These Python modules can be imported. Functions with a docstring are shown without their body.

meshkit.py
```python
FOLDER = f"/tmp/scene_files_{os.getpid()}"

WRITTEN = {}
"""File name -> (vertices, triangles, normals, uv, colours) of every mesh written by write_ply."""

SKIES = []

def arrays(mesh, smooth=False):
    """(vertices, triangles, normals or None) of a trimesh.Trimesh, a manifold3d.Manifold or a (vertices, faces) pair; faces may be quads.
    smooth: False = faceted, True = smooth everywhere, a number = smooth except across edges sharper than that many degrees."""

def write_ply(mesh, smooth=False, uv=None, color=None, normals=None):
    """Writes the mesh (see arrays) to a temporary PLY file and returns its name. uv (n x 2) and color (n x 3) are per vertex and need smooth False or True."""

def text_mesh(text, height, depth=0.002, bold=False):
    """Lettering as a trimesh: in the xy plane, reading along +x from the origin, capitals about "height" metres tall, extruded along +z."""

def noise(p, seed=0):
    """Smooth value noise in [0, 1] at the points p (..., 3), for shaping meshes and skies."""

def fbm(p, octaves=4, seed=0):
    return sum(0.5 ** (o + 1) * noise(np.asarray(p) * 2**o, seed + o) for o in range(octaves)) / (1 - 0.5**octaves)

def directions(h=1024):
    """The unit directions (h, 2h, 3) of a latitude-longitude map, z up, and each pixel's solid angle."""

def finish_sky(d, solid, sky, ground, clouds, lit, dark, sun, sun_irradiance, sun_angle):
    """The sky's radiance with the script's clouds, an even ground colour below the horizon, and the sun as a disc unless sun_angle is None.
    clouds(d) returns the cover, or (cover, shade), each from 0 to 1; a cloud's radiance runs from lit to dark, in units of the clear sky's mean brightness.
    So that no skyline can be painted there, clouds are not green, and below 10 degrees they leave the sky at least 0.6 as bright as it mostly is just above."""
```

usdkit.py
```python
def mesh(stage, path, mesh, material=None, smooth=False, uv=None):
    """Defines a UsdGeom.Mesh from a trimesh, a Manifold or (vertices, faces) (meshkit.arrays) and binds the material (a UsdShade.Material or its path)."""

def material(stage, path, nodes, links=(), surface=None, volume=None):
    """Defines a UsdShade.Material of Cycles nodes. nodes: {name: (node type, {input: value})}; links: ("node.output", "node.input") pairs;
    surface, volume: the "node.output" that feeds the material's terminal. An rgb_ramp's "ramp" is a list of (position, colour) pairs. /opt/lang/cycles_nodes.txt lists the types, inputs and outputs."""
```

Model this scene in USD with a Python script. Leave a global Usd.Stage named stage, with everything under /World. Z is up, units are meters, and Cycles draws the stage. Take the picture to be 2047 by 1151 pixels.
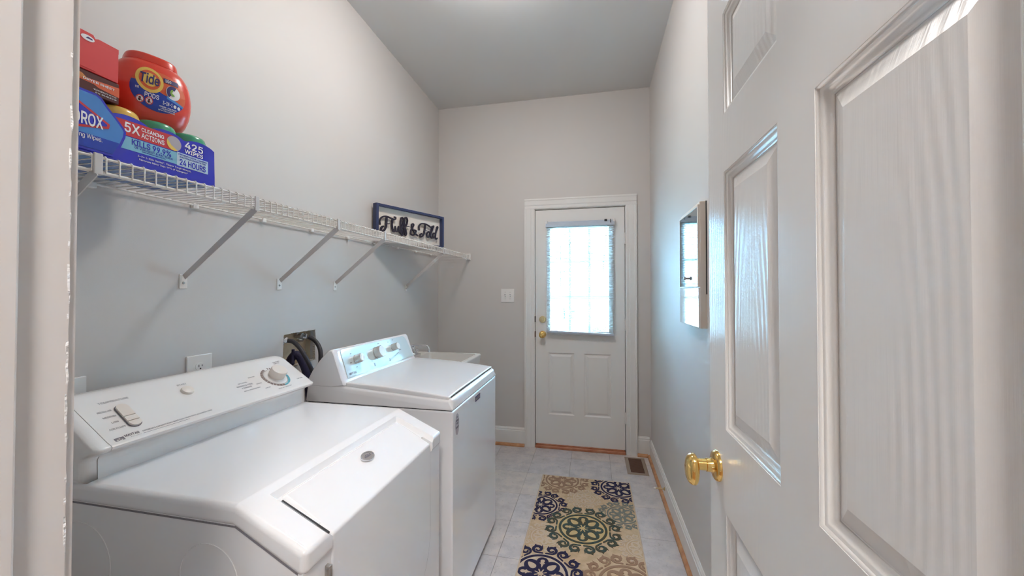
import math, random
import numpy as np, trimesh, usdkit, meshkit
import manifold3d as m3
from shapely.geometry import Polygon, Point, LineString, box as sbox
from shapely import affinity
from shapely.ops import unary_union
from pxr import Usd, UsdGeom, UsdLux, UsdShade, Sdf, Gf

random.seed(7)
RNG = np.random.default_rng(7)
stage = Usd.Stage.CreateInMemory()
UsdGeom.SetStageUpAxis(stage, 'Z')
UsdGeom.Xform.Define(stage, '/World')
UsdGeom.Scope.Define(stage, '/World/Looks')

# ------------------------------------------------------------------ camera, sky, sun, exposure
EYE = np.array([0, 0, 1.3358]); YAW, PITCH = 0.2094, 0.0141
FW = np.array([-math.sin(YAW) * math.cos(PITCH), math.cos(YAW) * math.cos(PITCH), math.sin(PITCH)])
RT = np.array([math.cos(YAW), math.sin(YAW), 0]); UP = np.cross(RT, FW)
cam = UsdGeom.Camera.Define(stage, '/World/camera')
cam.AddTransformOp().Set(Gf.Matrix4d(*RT, 0, *UP, 0, *(-FW), 0, *EYE, 1))
cam.CreateHorizontalApertureAttr(36.0)
cam.CreateFocalLengthAttr(36.0 * 758.39 / 2047)
cam.CreateClippingRangeAttr(Gf.Vec2f(0.02, 500))
cam.CreateExposureAttr(2.13)
LAMP_E, HALL_E = 14.5, 37.0
LAMP_C, HALL_C = (1.0, 0.955, 0.925), (1.0, 0.945, 0.905)
SKY_C, SKY_I = (0.32, 0.62, 1.0), 18.0
SUN_I = 1.0
dome = UsdLux.DomeLight.Define(stage, '/World/sky')
dome.CreateColorAttr(Gf.Vec3f(*SKY_C)); dome.CreateIntensityAttr(SKY_I)
sun = UsdLux.DistantLight.Define(stage, '/World/sun')
sun.CreateIntensityAttr(SUN_I); sun.CreateAngleAttr(0.53); sun.CreateColorAttr(Gf.Vec3f(1, 0.96, 0.9))
sun.AddRotateXYZOp().Set(Gf.Vec3f(48, 0, 18))

# ------------------------------------------------------------------ scene helpers
taken, BASE = {}, {}
def numbered(parent, name):
    k = (parent, name); n = taken.get(k, 0); taken[k] = n + 1
    return name if n == 0 else f'{name}_{n:03d}'
def meta(prim, label=None, cat=None, group=None, kind=None):
    for k, v in (('label', label), ('category', cat), ('group', group), ('kind', kind)):
        if v: prim.SetCustomDataByKey(k, v)
def thing(name, label, cat=None, base=(0, 0, 0), group=None, kind=None):
    path = '/World/' + numbered('/World', name)
    x = UsdGeom.Xform.Define(stage, path); x.AddTranslateOp().Set(Gf.Vec3d(*map(float, base)))
    meta(x.GetPrim(), label, cat, group, kind); BASE[path] = np.array(base, float)
    return path
def part(parent, name, mesh, mat, smooth=False, label=None, kind=None):
    if hasattr(mesh, 'to_mesh'): mesh = tm(mesh)
    if isinstance(mesh, list): mesh = trimesh.util.concatenate(mesh)
    mesh = mesh.copy(); b = BASE[parent]; mesh.apply_translation(-b)
    path = parent + '/' + numbered(parent, name); BASE[path] = b
    p = usdkit.mesh(stage, path, mesh, M[mat], smooth=smooth)
    meta(p.GetPrim(), label, None, None, kind)
    return path
def prints(parent, name, meshes, mat, label=None):
    for m in meshes: part(parent, name, m, mat, label=label)
def solo(name, mesh, mat, label, cat=None, smooth=False, group=None, kind=None):
    if hasattr(mesh, 'to_mesh'): mesh = tm(mesh)
    if isinstance(mesh, list): mesh = trimesh.util.concatenate(mesh)
    path = '/World/' + numbered('/World', name); BASE[path] = np.zeros(3)
    p = usdkit.mesh(stage, path, mesh, M[mat], smooth=smooth)
    meta(p.GetPrim(), label, cat, group, kind)
    return path

# ------------------------------------------------------------------ mesh helpers
def bx(x0, x1, y0, y1, z0, z1):
    m = trimesh.creation.box([abs(x1 - x0), abs(y1 - y0), abs(z1 - z0)])
    m.apply_translation([(x0 + x1) / 2, (y0 + y1) / 2, (z0 + z1) / 2]); return m
_ico = {k: trimesh.creation.icosphere(k, 1.0).vertices for k in (1, 2, 3)}
def hull(pts, q=2):
    v = np.vstack([np.array(p[:3]) + p[3] * _ico[q] for p in pts])
    return trimesh.Trimesh(v, process=False).convex_hull
def rb(x0, x1, y0, y1, z0, z1, r=0.004, q=1):
    return hull([(x, y, z, r) for x in (x0 + r, x1 - r) for y in (y0 + r, y1 - r) for z in (z0 + r, z1 - r)], q)
def mf(m):
    return m if hasattr(m, 'to_mesh') else m3.Manifold(m3.Mesh(np.asarray(m.vertices, np.float32), np.asarray(m.faces, np.uint32)))
def tm(m):
    k = m.to_mesh(); return trimesh.Trimesh(k.vert_properties[:, :3], k.tri_verts, process=False)
def sub(a, *bs):
    a = mf(a)
    for b in bs: a = a - mf(b)
    return tm(a)
def uni(*ms):
    a = mf(ms[0])
    for b in ms[1:]: a = a + mf(b)
    return tm(a)
def flat(poly, th):
    ps = [g for g in getattr(poly, 'geoms', [poly]) if g.geom_type == 'Polygon' and g.area > 1e-9]
    return trimesh.util.concatenate([trimesh.creation.extrude_polygon(p, th, engine='earcut') for p in ps])
def frame_of(m, O, U, V, W=None):
    U, V = np.array(U, float), np.array(V, float); W = np.cross(U, V) if W is None else np.array(W, float)
    T = np.eye(4); T[:3, 0], T[:3, 1], T[:3, 2], T[:3, 3] = U, V, W, O
    m = m.copy(); m.apply_transform(T)
    return m
def prism(pts, axis, a, b):
    """Polygon in the two other axes (cyclic order: x->(y,z), y->(x,z), z->(x,y)), extruded from a to b."""
    m = flat(pts if hasattr(pts, 'geom_type') else Polygon(pts), b - a)
    v = np.array(m.vertices)
    if axis == 'z': w = np.stack([v[:, 0], v[:, 1], v[:, 2] + a], 1); flip = False
    elif axis == 'x': w = np.stack([v[:, 2] + a, v[:, 0], v[:, 1]], 1); flip = False
    else: w = np.stack([v[:, 0], v[:, 2] + a, v[:, 1]], 1); flip = True
    return trimesh.Trimesh(w, m.faces[:, ::-1] if flip else m.faces, process=False)
def lathe(profile, O=(0, 0, 0), ax=(0, 0, 1), n=32):
    m = trimesh.creation.revolve(np.array(profile, float), sections=n)
    ax = np.array(ax, float); ax /= np.linalg.norm(ax)
    T = trimesh.geometry.align_vectors([0, 0, 1], ax); T[:3, 3] = O
    m.apply_transform(T); return m
def smooth_path(pts, n=8):
    p = np.array(pts, float); q = np.vstack([2 * p[0] - p[1], p, 2 * p[-1] - p[-2]]); out = []
    for i in range(1, len(q) - 2):
        for t in np.linspace(0, 1, n, endpoint=False):
            a, b, c, d = q[i - 1], q[i], q[i + 1], q[i + 2]
            out.append(0.5 * (2 * b + (c - a) * t + (2 * a - 5 * b + 4 * c - d) * t * t + (3 * b - a - 3 * c + d) * t ** 3))
    return np.vstack([out, p[-1:]])
def tube(pts, r, sides=8, caps=True):
    p = np.array(pts, float); n = len(p); r = np.broadcast_to(np.asarray(r, float), (n,))
    t = np.gradient(p, axis=0); t /= np.linalg.norm(t, axis=1, keepdims=True) + 1e-12
    ref = np.array([0, 0, 1.0]) if abs(t[0][2]) < 0.9 else np.array([1.0, 0, 0])
    a = np.cross(t[0], ref); a /= np.linalg.norm(a); A = []
    for i in range(n):
        a = a - t[i] * (a @ t[i]); a /= np.linalg.norm(a) + 1e-12; A.append(a)
    A = np.array(A); B = np.cross(t, A); ang = np.arange(sides) * 2 * np.pi / sides
    v = p[:, None] + r[:, None, None] * (np.cos(ang)[None, :, None] * A[:, None] + np.sin(ang)[None, :, None] * B[:, None])
    f = []
    for i in range(n - 1):
        for j in range(sides):
            k = (j + 1) % sides
            f += [[i * sides + j, i * sides + k, (i + 1) * sides + k], [i * sides + j, (i + 1) * sides + k, (i + 1) * sides + j]]
    v = v.reshape(-1, 3)
    if caps:
        c0, c1 = len(v), len(v) + 1; v = np.vstack([v, p[0], p[-1]])
        for j in range(sides):
            k = (j + 1) % sides
            f += [[c0, k, j], [c1, (n - 1) * sides + j, (n - 1) * sides + k]]
    return trimesh.Trimesh(v, f, process=False)
def ellipse(cx, cy, a, b, rot=0):
    return affinity.translate(affinity.rotate(affinity.scale(Point(0, 0).buffer(1, 24), a, b), rot), cx, cy)
def text(s, h, width=None, bold=True, slant=0.0, th=0.0004):
    m = meshkit.text_mesh(s, h, th, bold)
    m.apply_translation([-m.bounds[0][0], 0, 0])
    if width: m.apply_scale([width / m.bounds[1][0], 1, 1])
    if slant: m.vertices[:, 0] += slant * m.vertices[:, 1]
    return m
def at(m, u, v, w=0): m = m.copy(); m.apply_translation([u, v, w]); return m

# ------------------------------------------------------------------ materials
M = {}
def mat(name, color, rough=0.5, metallic=0.0, coat=0.0, bump=None, vary=None, spec=0.5, **kw):
    nodes = {'p': ('principled_bsdf', {'base_color': color, 'roughness': rough, 'metallic': metallic, 'coat_weight': coat, 'specular_ior_level': spec, **kw}), 'g': ('geometry', {})}
    links = []
    if vary:
        scale, c2, lo, hi = vary
        nodes['n'] = ('noise_texture', {'scale': scale, 'detail': 4.0}); nodes['r'] = ('rgb_ramp', {'ramp': [(lo, color), (hi, c2)]})
        links += [('g.position', 'n.vector'), ('n.fac', 'r.fac'), ('r.color', 'p.base_color')]
    if bump:
        scale, strength, dist = bump
        nodes['bn'] = ('noise_texture', {'scale': scale, 'detail': 3.0}); nodes['b'] = ('bump', {'strength': strength, 'distance': dist})
        links += [('g.position', 'bn.vector'), ('bn.fac', 'b.height'), ('b.normal', 'p.normal')]
    M[name] = usdkit.material(stage, '/World/Looks/' + name, nodes, links, surface='p.BSDF')
def emit(name, color, strength, base=(0.9, 0.9, 0.88)):
    M[name] = usdkit.material(stage, '/World/Looks/' + name, {'p': ('principled_bsdf', {'base_color': base, 'roughness': 0.3, 'emission_color': color, 'emission_strength': strength})}, [], surface='p.BSDF')
mat('wall_paint', (0.63, 0.60, 0.575), 0.55, bump=(420, 0.12, 0.001))
mat('ceiling_paint', (0.70, 0.695, 0.68), 0.8, bump=(300, 0.15, 0.001))
mat('trim_paint', (0.80, 0.785, 0.76), 0.32)
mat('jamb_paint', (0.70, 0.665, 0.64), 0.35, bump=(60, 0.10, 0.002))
mat('caulk', (0.86, 0.86, 0.86), 0.5, bump=(200, 0.8, 0.004))
mat('appliance_white', (0.87, 0.87, 0.885), 0.11, coat=0.4)
mat('console_white', (0.85, 0.84, 0.825), 0.22, coat=0.3)
mat('knob_cream', (0.80, 0.74, 0.68), 0.35)
mat('washer_panel', (0.64, 0.76, 0.80), 0.10, coat=0.6, coat_roughness=0.03)
mat('chrome', (0.80, 0.81, 0.84), 0.12, metallic=1.0)
mat('brushed_steel', (0.72, 0.70, 0.68), 0.28, metallic=1.0)
mat('galvanized', (0.55, 0.53, 0.50), 0.35, metallic=1.0, vary=(60, (0.35, 0.33, 0.31), 0.35, 0.7))
mat('brass', (0.86, 0.58, 0.20), 0.14, metallic=1.0)
mat('dull_brass', (0.75, 0.60, 0.33), 0.3, metallic=1.0)
mat('black_and_gap_shade', (0.03, 0.03, 0.035), 0.7)  # near-black for black parts and print, and for shade painted into gaps
mat('ink_gray', (0.22, 0.21, 0.24), 0.6)
mat('ink_light', (0.45, 0.45, 0.47), 0.6)
mat('ink_navy', (0.035, 0.03, 0.16), 0.5)
mat('ink_white', (0.88, 0.88, 0.90), 0.4)
mat('ink_teal', (0.10, 0.42, 0.52), 0.5)
mat('ink_brown', (0.24, 0.19, 0.18), 0.5)
mat('wire_white', (0.80, 0.78, 0.75), 0.35)
mat('bracket_metal', (0.62, 0.60, 0.59), 0.4)
mat('plastic_white', (0.84, 0.83, 0.81), 0.3)
mat('plastic_gray', (0.5, 0.5, 0.5), 0.4)
mat('hose_black', (0.030, 0.030, 0.038), 0.45)
mat('hose_navy', (0.012, 0.010, 0.045), 0.6, bump=(120, 0.4, 0.003))
mat('bare_drywall', (0.62, 0.49, 0.33), 0.85, vary=(14, (0.72, 0.62, 0.47), 0.35, 0.65))
mat('torn_paper', (0.62, 0.56, 0.48), 0.9)
mat('sink_plastic', (0.80, 0.78, 0.75), 0.4)
mat('oak_moulding', (0.44, 0.20, 0.085), 0.4, vary=(18, (0.58, 0.31, 0.15), 0.35, 0.65))
mat('threshold_wood', (0.40, 0.13, 0.06), 0.4, vary=(14, (0.50, 0.22, 0.12), 0.35, 0.65))
mat('vent_metal', (0.36, 0.28, 0.21), 0.4, metallic=0.4)
mat('vent_dark', (0.10, 0.045, 0.025), 0.5)
mat('rug_beige', (0.53, 0.385, 0.24), 0.95, vary=(22, (0.63, 0.475, 0.32), 0.38, 0.62), bump=(700, 0.6, 0.003))
mat('rug_navy', (0.018, 0.018, 0.065), 0.95, bump=(700, 0.6, 0.003))
mat('rug_teal', (0.045, 0.085, 0.085), 0.95, vary=(40, (0.075, 0.075, 0.05), 0.4, 0.6), bump=(700, 0.6, 0.003))
mat('rug_gray_teal', (0.20, 0.22, 0.20), 0.95, bump=(700, 0.6, 0.003))
mat('rug_brown', (0.32, 0.20, 0.13), 0.95, bump=(700, 0.6, 0.003))
mat('rug_cream', (0.62, 0.50, 0.38), 0.95, bump=(700, 0.6, 0.003))
mat('rug_yellow', (0.62, 0.47, 0.24), 0.95, bump=(700, 0.6, 0.003))
mat('red_plastic', (0.74, 0.055, 0.030), 0.28, coat=0.3)
mat('red_card', (0.68, 0.045, 0.045), 0.45)
mat('maroon_card', (0.085, 0.010, 0.010), 0.4)
mat('orange_print', (0.62, 0.22, 0.06), 0.45)
mat('orange_red_print', (0.70, 0.12, 0.04), 0.45)
mat('yellow_print', (0.82, 0.58, 0.12), 0.4)
mat('blue_print', (0.020, 0.06, 0.42), 0.3)
mat('sky_blue_print', (0.07, 0.25, 0.62), 0.3)
mat('film_blue', (0.012, 0.022, 0.50), 0.2, coat=0.5)
mat('film_light', (0.03, 0.13, 0.50), 0.2, coat=0.5, vary=(9, (0.08, 0.30, 0.66), 0.4, 0.7))
mat('pale_blue_print', (0.22, 0.52, 0.70), 0.25)
mat('ice_blue_print', (0.50, 0.66, 0.78), 0.3)
mat('red_print', (0.58, 0.04, 0.05), 0.3)
mat('lid_yellow', (0.80, 0.50, 0.10), 0.25, coat=0.4)
mat('lid_green', (0.06, 0.36, 0.20), 0.25, coat=0.4)
mat('pod_green', (0.25, 0.50, 0.10), 0.4)
mat('sign_blue', (0.030, 0.045, 0.12), 0.5)
mat('sign_board', (0.78, 0.73, 0.66), 0.6)
mat('sign_letter', (0.018, 0.016, 0.035), 0.45)
mat('dark_glass', (0.02, 0.06, 0.08), 0.05, coat=1.0, spec=1.0)
mat('cabinet_beige', (0.82, 0.74, 0.66), 0.35)
mat('gloss_white', (0.86, 0.86, 0.84), 0.06, coat=1.0, spec=1.0)
mat('siding_darkened', (0.10, 0.095, 0.088), 0.7)  # white house, colour darkened to hold back the outdoor brightness
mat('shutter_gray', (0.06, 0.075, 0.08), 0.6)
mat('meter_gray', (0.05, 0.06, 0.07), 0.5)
mat('lawn', (0.13, 0.14, 0.08), 0.95, vary=(5, (0.20, 0.19, 0.13), 0.4, 0.65))
mat('bark', (0.16, 0.11, 0.08), 0.9)
mat('blind_rail_backlit', (0.52, 0.59, 0.68), 0.35)  # backlit shade of the rails put into their blue-grey colour
mat('blind_white', (0.80, 0.80, 0.79), 0.4)
mat('hall_floor_wood', (0.30, 0.16, 0.08), 0.35, vary=(6, (0.40, 0.24, 0.12), 0.35, 0.65))
mat('sticker_gray', (0.45, 0.42, 0.47), 0.4)
emit('lamp_glass', LAMP_C, LAMP_E)
emit('added_hall_lamp_glass', HALL_C, HALL_E)
# vinyl tile: soft mottling
def tile_mat(name, a, b, c):
    M[name] = usdkit.material(stage, '/World/Looks/' + name, {
        'g': ('geometry', {}), 'n': ('noise_texture', {'scale': 11.0, 'detail': 6.0, 'roughness': 0.65}), 'n2': ('noise_texture', {'scale': 55.0, 'detail': 4.0, 'roughness': 0.7, 'distortion': 0.6}),
        'r': ('rgb_ramp', {'ramp': [(0.32, a), (0.55, b), (0.72, c)]}), 'r2': ('rgb_ramp', {'ramp': [(0.30, (0.55, 0.53, 0.52)), (0.42, (1, 1, 1))]}),
        'mx': ('mix_color', {'blend_type': 'multiply', 'fac': 0.55}), 'p': ('principled_bsdf', {'roughness': 0.38}), 'b': ('bump', {'strength': 0.1, 'distance': 0.002})},
        [('g.position', 'n.vector'), ('g.position', 'n2.vector'), ('n.fac', 'r.fac'), ('n2.fac', 'r2.fac'), ('r.color', 'mx.a'), ('r2.color', 'mx.b'), ('mx.result', 'p.base_color'), ('n2.fac', 'b.height'), ('b.normal', 'p.normal')], surface='p.BSDF')
tile_mat('vinyl_tile', (0.48, 0.45, 0.46), (0.60, 0.56, 0.555), (0.68, 0.61, 0.55))
tile_mat('vinyl_tile_warm', (0.50, 0.46, 0.45), (0.62, 0.565, 0.54), (0.70, 0.61, 0.53))
tile_mat('vinyl_tile_cool', (0.46, 0.44, 0.46), (0.58, 0.55, 0.565), (0.66, 0.60, 0.56))
mat('grout', (0.25, 0.23, 0.22), 0.9)
# embossed wood grain of the panel door (grain along z, door face in yz)
def grain_mat(name, color, center, strength, fine):
    sc = (8.0, 24.0, 3.6)
    M[name] = usdkit.material(stage, '/World/Looks/' + name, {
        'g': ('geometry', {}), 'm': ('mapping', {'scale': sc, 'location': [-c * k for c, k in zip(center, sc)]}), 'mn': ('mapping', {'scale': fine}),
        'w': ('wave_texture', {'wave_type': 'rings', 'rings_direction': 'x', 'scale': 1.0, 'distortion': 2.2, 'detail': 3.0, 'detail_scale': 1.2}),
        'n': ('noise_texture', {'scale': 1.0, 'detail': 4.0, 'roughness': 0.6}), 'n2': ('noise_texture', {'scale': 0.35, 'detail': 1.0}), 'r2': ('map_range', {'from_min': 0.42, 'from_max': 0.62, 'clamp': True}),
        'mu': ('math', {'math_type': 'multiply'}), 'mx': ('mix_float', {'fac': 0.5}),
        'b': ('bump', {'strength': strength, 'distance': 0.0012}), 'p': ('principled_bsdf', {'base_color': color, 'roughness': 0.27, 'specular_ior_level': 0.6})},
        [('g.position', 'm.vector'), ('g.position', 'mn.vector'), ('m.vector', 'w.vector'), ('mn.vector', 'n.vector'), ('m.vector', 'n2.vector'), ('n2.fac', 'r2.value'), ('w.fac', 'mu.value1'), ('r2.result', 'mu.value2'), ('mu.value', 'mx.a'), ('n.fac', 'mx.b'), ('mx.result', 'b.height'), ('b.normal', 'p.normal')], surface='p.BSDF')
DW = (0.80, 0.785, 0.765)
grain_mat('door_grain', DW, (0.27, 0.58, 0.2), 0.22, (30.0, 150.0, 3.0))
for q, c in enumerate(((0.27, 0.42, 0.5), (0.27, 0.43, 1.20), (0.27, 0.41, 1.72), (0.27, 0.75, 0.5), (0.27, 0.748, 1.10), (0.27, 0.74, 1.72))): grain_mat('door_panel_grain_%s' % 'abcdef'[q], DW, c, 0.60, (30.0, 150.0, 3.0))
M['window_glass'] = usdkit.material(stage, '/World/Looks/window_glass', {'t': ('transparent_bsdf', {'color': (0.90, 0.99, 0.97)}), 'gl': ('glossy_bsdf', {'color': (1, 1, 1), 'roughness': 0.0}), 'f': ('fresnel', {'IOR': 1.5}), 'm': ('mix_closure', {})},
    [('f.fac', 'm.fac'), ('t.BSDF', 'm.closure1'), ('gl.BSDF', 'm.closure2')], surface='m.closure')
M['leaf'] = usdkit.material(stage, '/World/Looks/leaf', {'d': ('principled_bsdf', {'base_color': (0.10, 0.20, 0.05), 'roughness': 0.5}), 't': ('translucent_bsdf', {'color': (0.20, 0.34, 0.08)}), 'm': ('mix_closure', {'fac': 0.35})},
    [('d.BSDF', 'm.closure1'), ('t.BSDF', 'm.closure2')], surface='m.closure')

# ------------------------------------------------------------------ the room
XL, XR, YB, YF, HC = -1.399, 0.467, 3.297, 0.256, 3.048
YH = 0.14                                                             # hall face of the front wall
fl = thing('floor', 'grey mottled vinyl tile floor of the laundry room', kind='structure')
part(fl, 'subfloor', bx(XL - 0.12, XR + 0.12, YF - 0.2, YB + 0.15, -0.08, -0.004), 'grout')
xs = [XL] + [-0.478 + 0.3045 * k for k in range(-3, 4)] + [XR]
ys = [YH] + sorted(2.812 - 0.3075 * k for k in range(-1, 9)) + [YB]
xs = sorted(x for x in xs if XL <= x <= XR); ys = sorted(y for y in ys if YH <= y <= YB)
g = 0.0009
for i in range(len(xs) - 1):
    for j in range(len(ys) - 1):
        if xs[i + 1] - xs[i] > 0.01 and ys[j + 1] - ys[j] > 0.01:
            part(fl, 'tile', rb(xs[i] + g, xs[i + 1] - g, ys[j] + g, ys[j + 1] - g, -0.004, 0.0, 0.0008), random.choice(['vinyl_tile', 'vinyl_tile', 'vinyl_tile_warm', 'vinyl_tile_cool']))
solo('ceiling', bx(XL - 0.12, XR + 0.12, YF - 0.12, YB + 0.15, HC, HC + 0.12), 'ceiling_paint', 'flat white painted ceiling of the laundry room', kind='structure')
# left wall with the broken-open valve hole
hole_poly = Polygon([(1.502, 1.143), (1.56, 1.147), (1.64, 1.1485), (1.705, 1.150), (1.709, 1.10), (1.704, 1.05), (1.707, 0.995), (1.62, 0.990), (1.50, 0.985), (1.497, 1.06)])
wl = thing('wall_left', 'long greige painted wall behind the machines with a rough square hole', kind='structure')
part(wl, 'wall_board', sub(bx(XL - 0.03, XL, YF - 0.1, YB + 0.15, 0, HC), prism(hole_poly, 'x', XL - 0.05, XL + 0.02)), 'wall_paint')
part(wl, 'outer_sheathing', [bx(XL - 0.17, XL - 0.13, YF - 0.1, YB + 0.15, -0.05, HC + 0.05), bx(XL - 0.13, XL - 0.03, YF - 0.1, YF, 0, HC), bx(XL - 0.13, XL - 0.03, YB, YB + 0.15, 0, HC)], 'bare_drywall')
part(wl, 'hole_backing', [bx(XL - 0.078, XL - 0.063, 1.3, 1.9, 0.8, 1.3), bx(XL - 0.115, XL - 0.03, 1.46, 1.495, 0.8, 1.3), bx(XL - 0.115, XL - 0.03, 1.712, 1.75, 0.8, 1.3), bx(XL - 0.115, XL - 0.03, 1.3, 1.9, 1.165, 1.3)], 'bare_drywall', label='bare tan cavity behind the hole')
edge = []
pts = np.array(hole_poly.exterior.coords)
for a, b in zip(pts[:-1], pts[1:]):
    n = max(2, int(np.linalg.norm(b - a) / 0.006))
    for t in np.linspace(0, 1, n, endpoint=False):
        c = a + (b - a) * t; s = 0.0016 + 0.0022 * RNG.random()
        edge.append(hull([(XL - 0.001, c[0] + RNG.normal(0, .0012), c[1] + RNG.normal(0, .0012), s * 0.6), (XL - 0.012, c[0] + RNG.normal(0, .001), c[1] + RNG.normal(0, .001), s)], 1))
part(wl, 'torn_edge', edge, 'torn_paper', label='torn paper rim of the hole', kind='stuff')
solo('wall_right', bx(XR, XR + 0.12, YF - 0.1, YB + 0.15, 0, HC), 'wall_paint', 'greige painted wall to the right behind the open door', kind='structure')
DX0, DX1 = -0.493, 0.267                                              # rough opening of the back door (inside of its jambs)
solo('wall_back', sub(bx(XL - 0.12, XR + 0.12, YB, YB + 0.15, 0, HC), bx(DX0 - 0.02, DX1 + 0.02, YB - 1, YB + 1, -1, 2.085)), 'wall_paint', 'greige painted end wall around the back door', kind='structure')
JX = -0.470                                                           # left jamb of the doorway we look through
RX = 0.309
solo('wall_front', sub(bx(-2.4, 2.2, YH, YF, 0, HC), bx(JX - 0.02, RX + 0.02, YH - 1, YF + 1, -1, 2.08)), 'wall_paint', 'painted wall that holds the doorway in the foreground', kind='structure')

# mouldings
def base_profile(h=0.135, t=0.014):
    return [(0, 0), (t, 0), (t, h - 0.028), (t - 0.003, h - 0.024), (t - 0.003, h - 0.012), (t - 0.008, h - 0.004), (t - 0.009, h), (0, h)]
def shoe_profile(r=0.018):
    return [(0, 0)] + [(r * math.cos(a), r * math.sin(a)) for a in np.linspace(0, math.pi / 2, 7)]
def run_x(prof, x0, x1, y, sgn, z=0):      # along x, standing off plane y toward sgn
    return prism([(y + sgn * p[0], z + p[1]) for p in prof], 'x', x0, x1)
def run_y(prof, y0, y1, x, sgn, z=0):
    return prism([(x + sgn * p[0], z + p[1]) for p in prof], 'y', y0, y1)
def fixn(m): m.fix_normals(); return m
solo('baseboard_right', fixn(run_y(base_profile(), YF, YB, XR, -1)), 'trim_paint', 'white baseboard along the right wall', kind='structure')
solo('trim_1', fixn(run_y(shoe_profile(), YF, YB - 0.014, XR - 0.014, -1)), 'oak_moulding', 'orange-brown shoe moulding along the right wall floor', kind='structure')
solo('baseboard_back', [fixn(run_x(base_profile(0.158), XL, -0.586, YB, -1)), fixn(run_x(base_profile(0.158), 0.356, XR - 0.014, YB, -1))], 'trim_paint', 'white baseboard on the end wall at both sides of the back door', kind='structure')
solo('trim_2', [fixn(run_x(shoe_profile(0.022), XL, -0.90, YB - 0.014, -1)), fixn(run_x(shoe_profile(0.022), -0.845, -0.586, YB - 0.014, -1)), fixn(run_x(shoe_profile(0.022), 0.356, XR - 0.03, YB - 0.014, -1)), bx(-0.905, -0.862, YB - 0.034, YB - 0.014, 0, 0.035)], 'oak_moulding', 'orange-brown shoe moulding at the foot of the end wall', kind='structure')
solo('baseboard_left', fixn(run_y(base_profile(), YF, YB, XL, 1)), 'trim_paint', 'white baseboard along the left wall behind the machines', kind='structure')

# casing of the back door
cs = thing('trim_3', 'white moulded casing around the back door', kind='structure')
def casing_prof(w):  # (across from inner edge, depth)
    return [(0, 0), (0, 0.010), (0.008, 0.012), (0.028, 0.012), (0.034, 0.015), (w - 0.018, 0.017), (w - 0.012, 0.020), (w, 0.020), (w, 0)]
W = 0.088; cxl, cxr, czt = DX0 - 0.004, DX1 + 0.004, 2.074
part(cs, 'casing_left', fixn(prism([(cxl - a, YB - d) for a, d in casing_prof(W)], 'z', 0, czt + W * 0)), 'trim_paint')
part(cs, 'casing_right', fixn(prism([(cxr + a, YB - d) for a, d in casing_prof(W)], 'z', 0, czt)), 'trim_paint')
part(cs, 'casing_head', fixn(prism([(YB - d, czt + a) for a, d in casing_prof(W)], 'x', cxl - W, cxr + W)), 'trim_paint')

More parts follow.
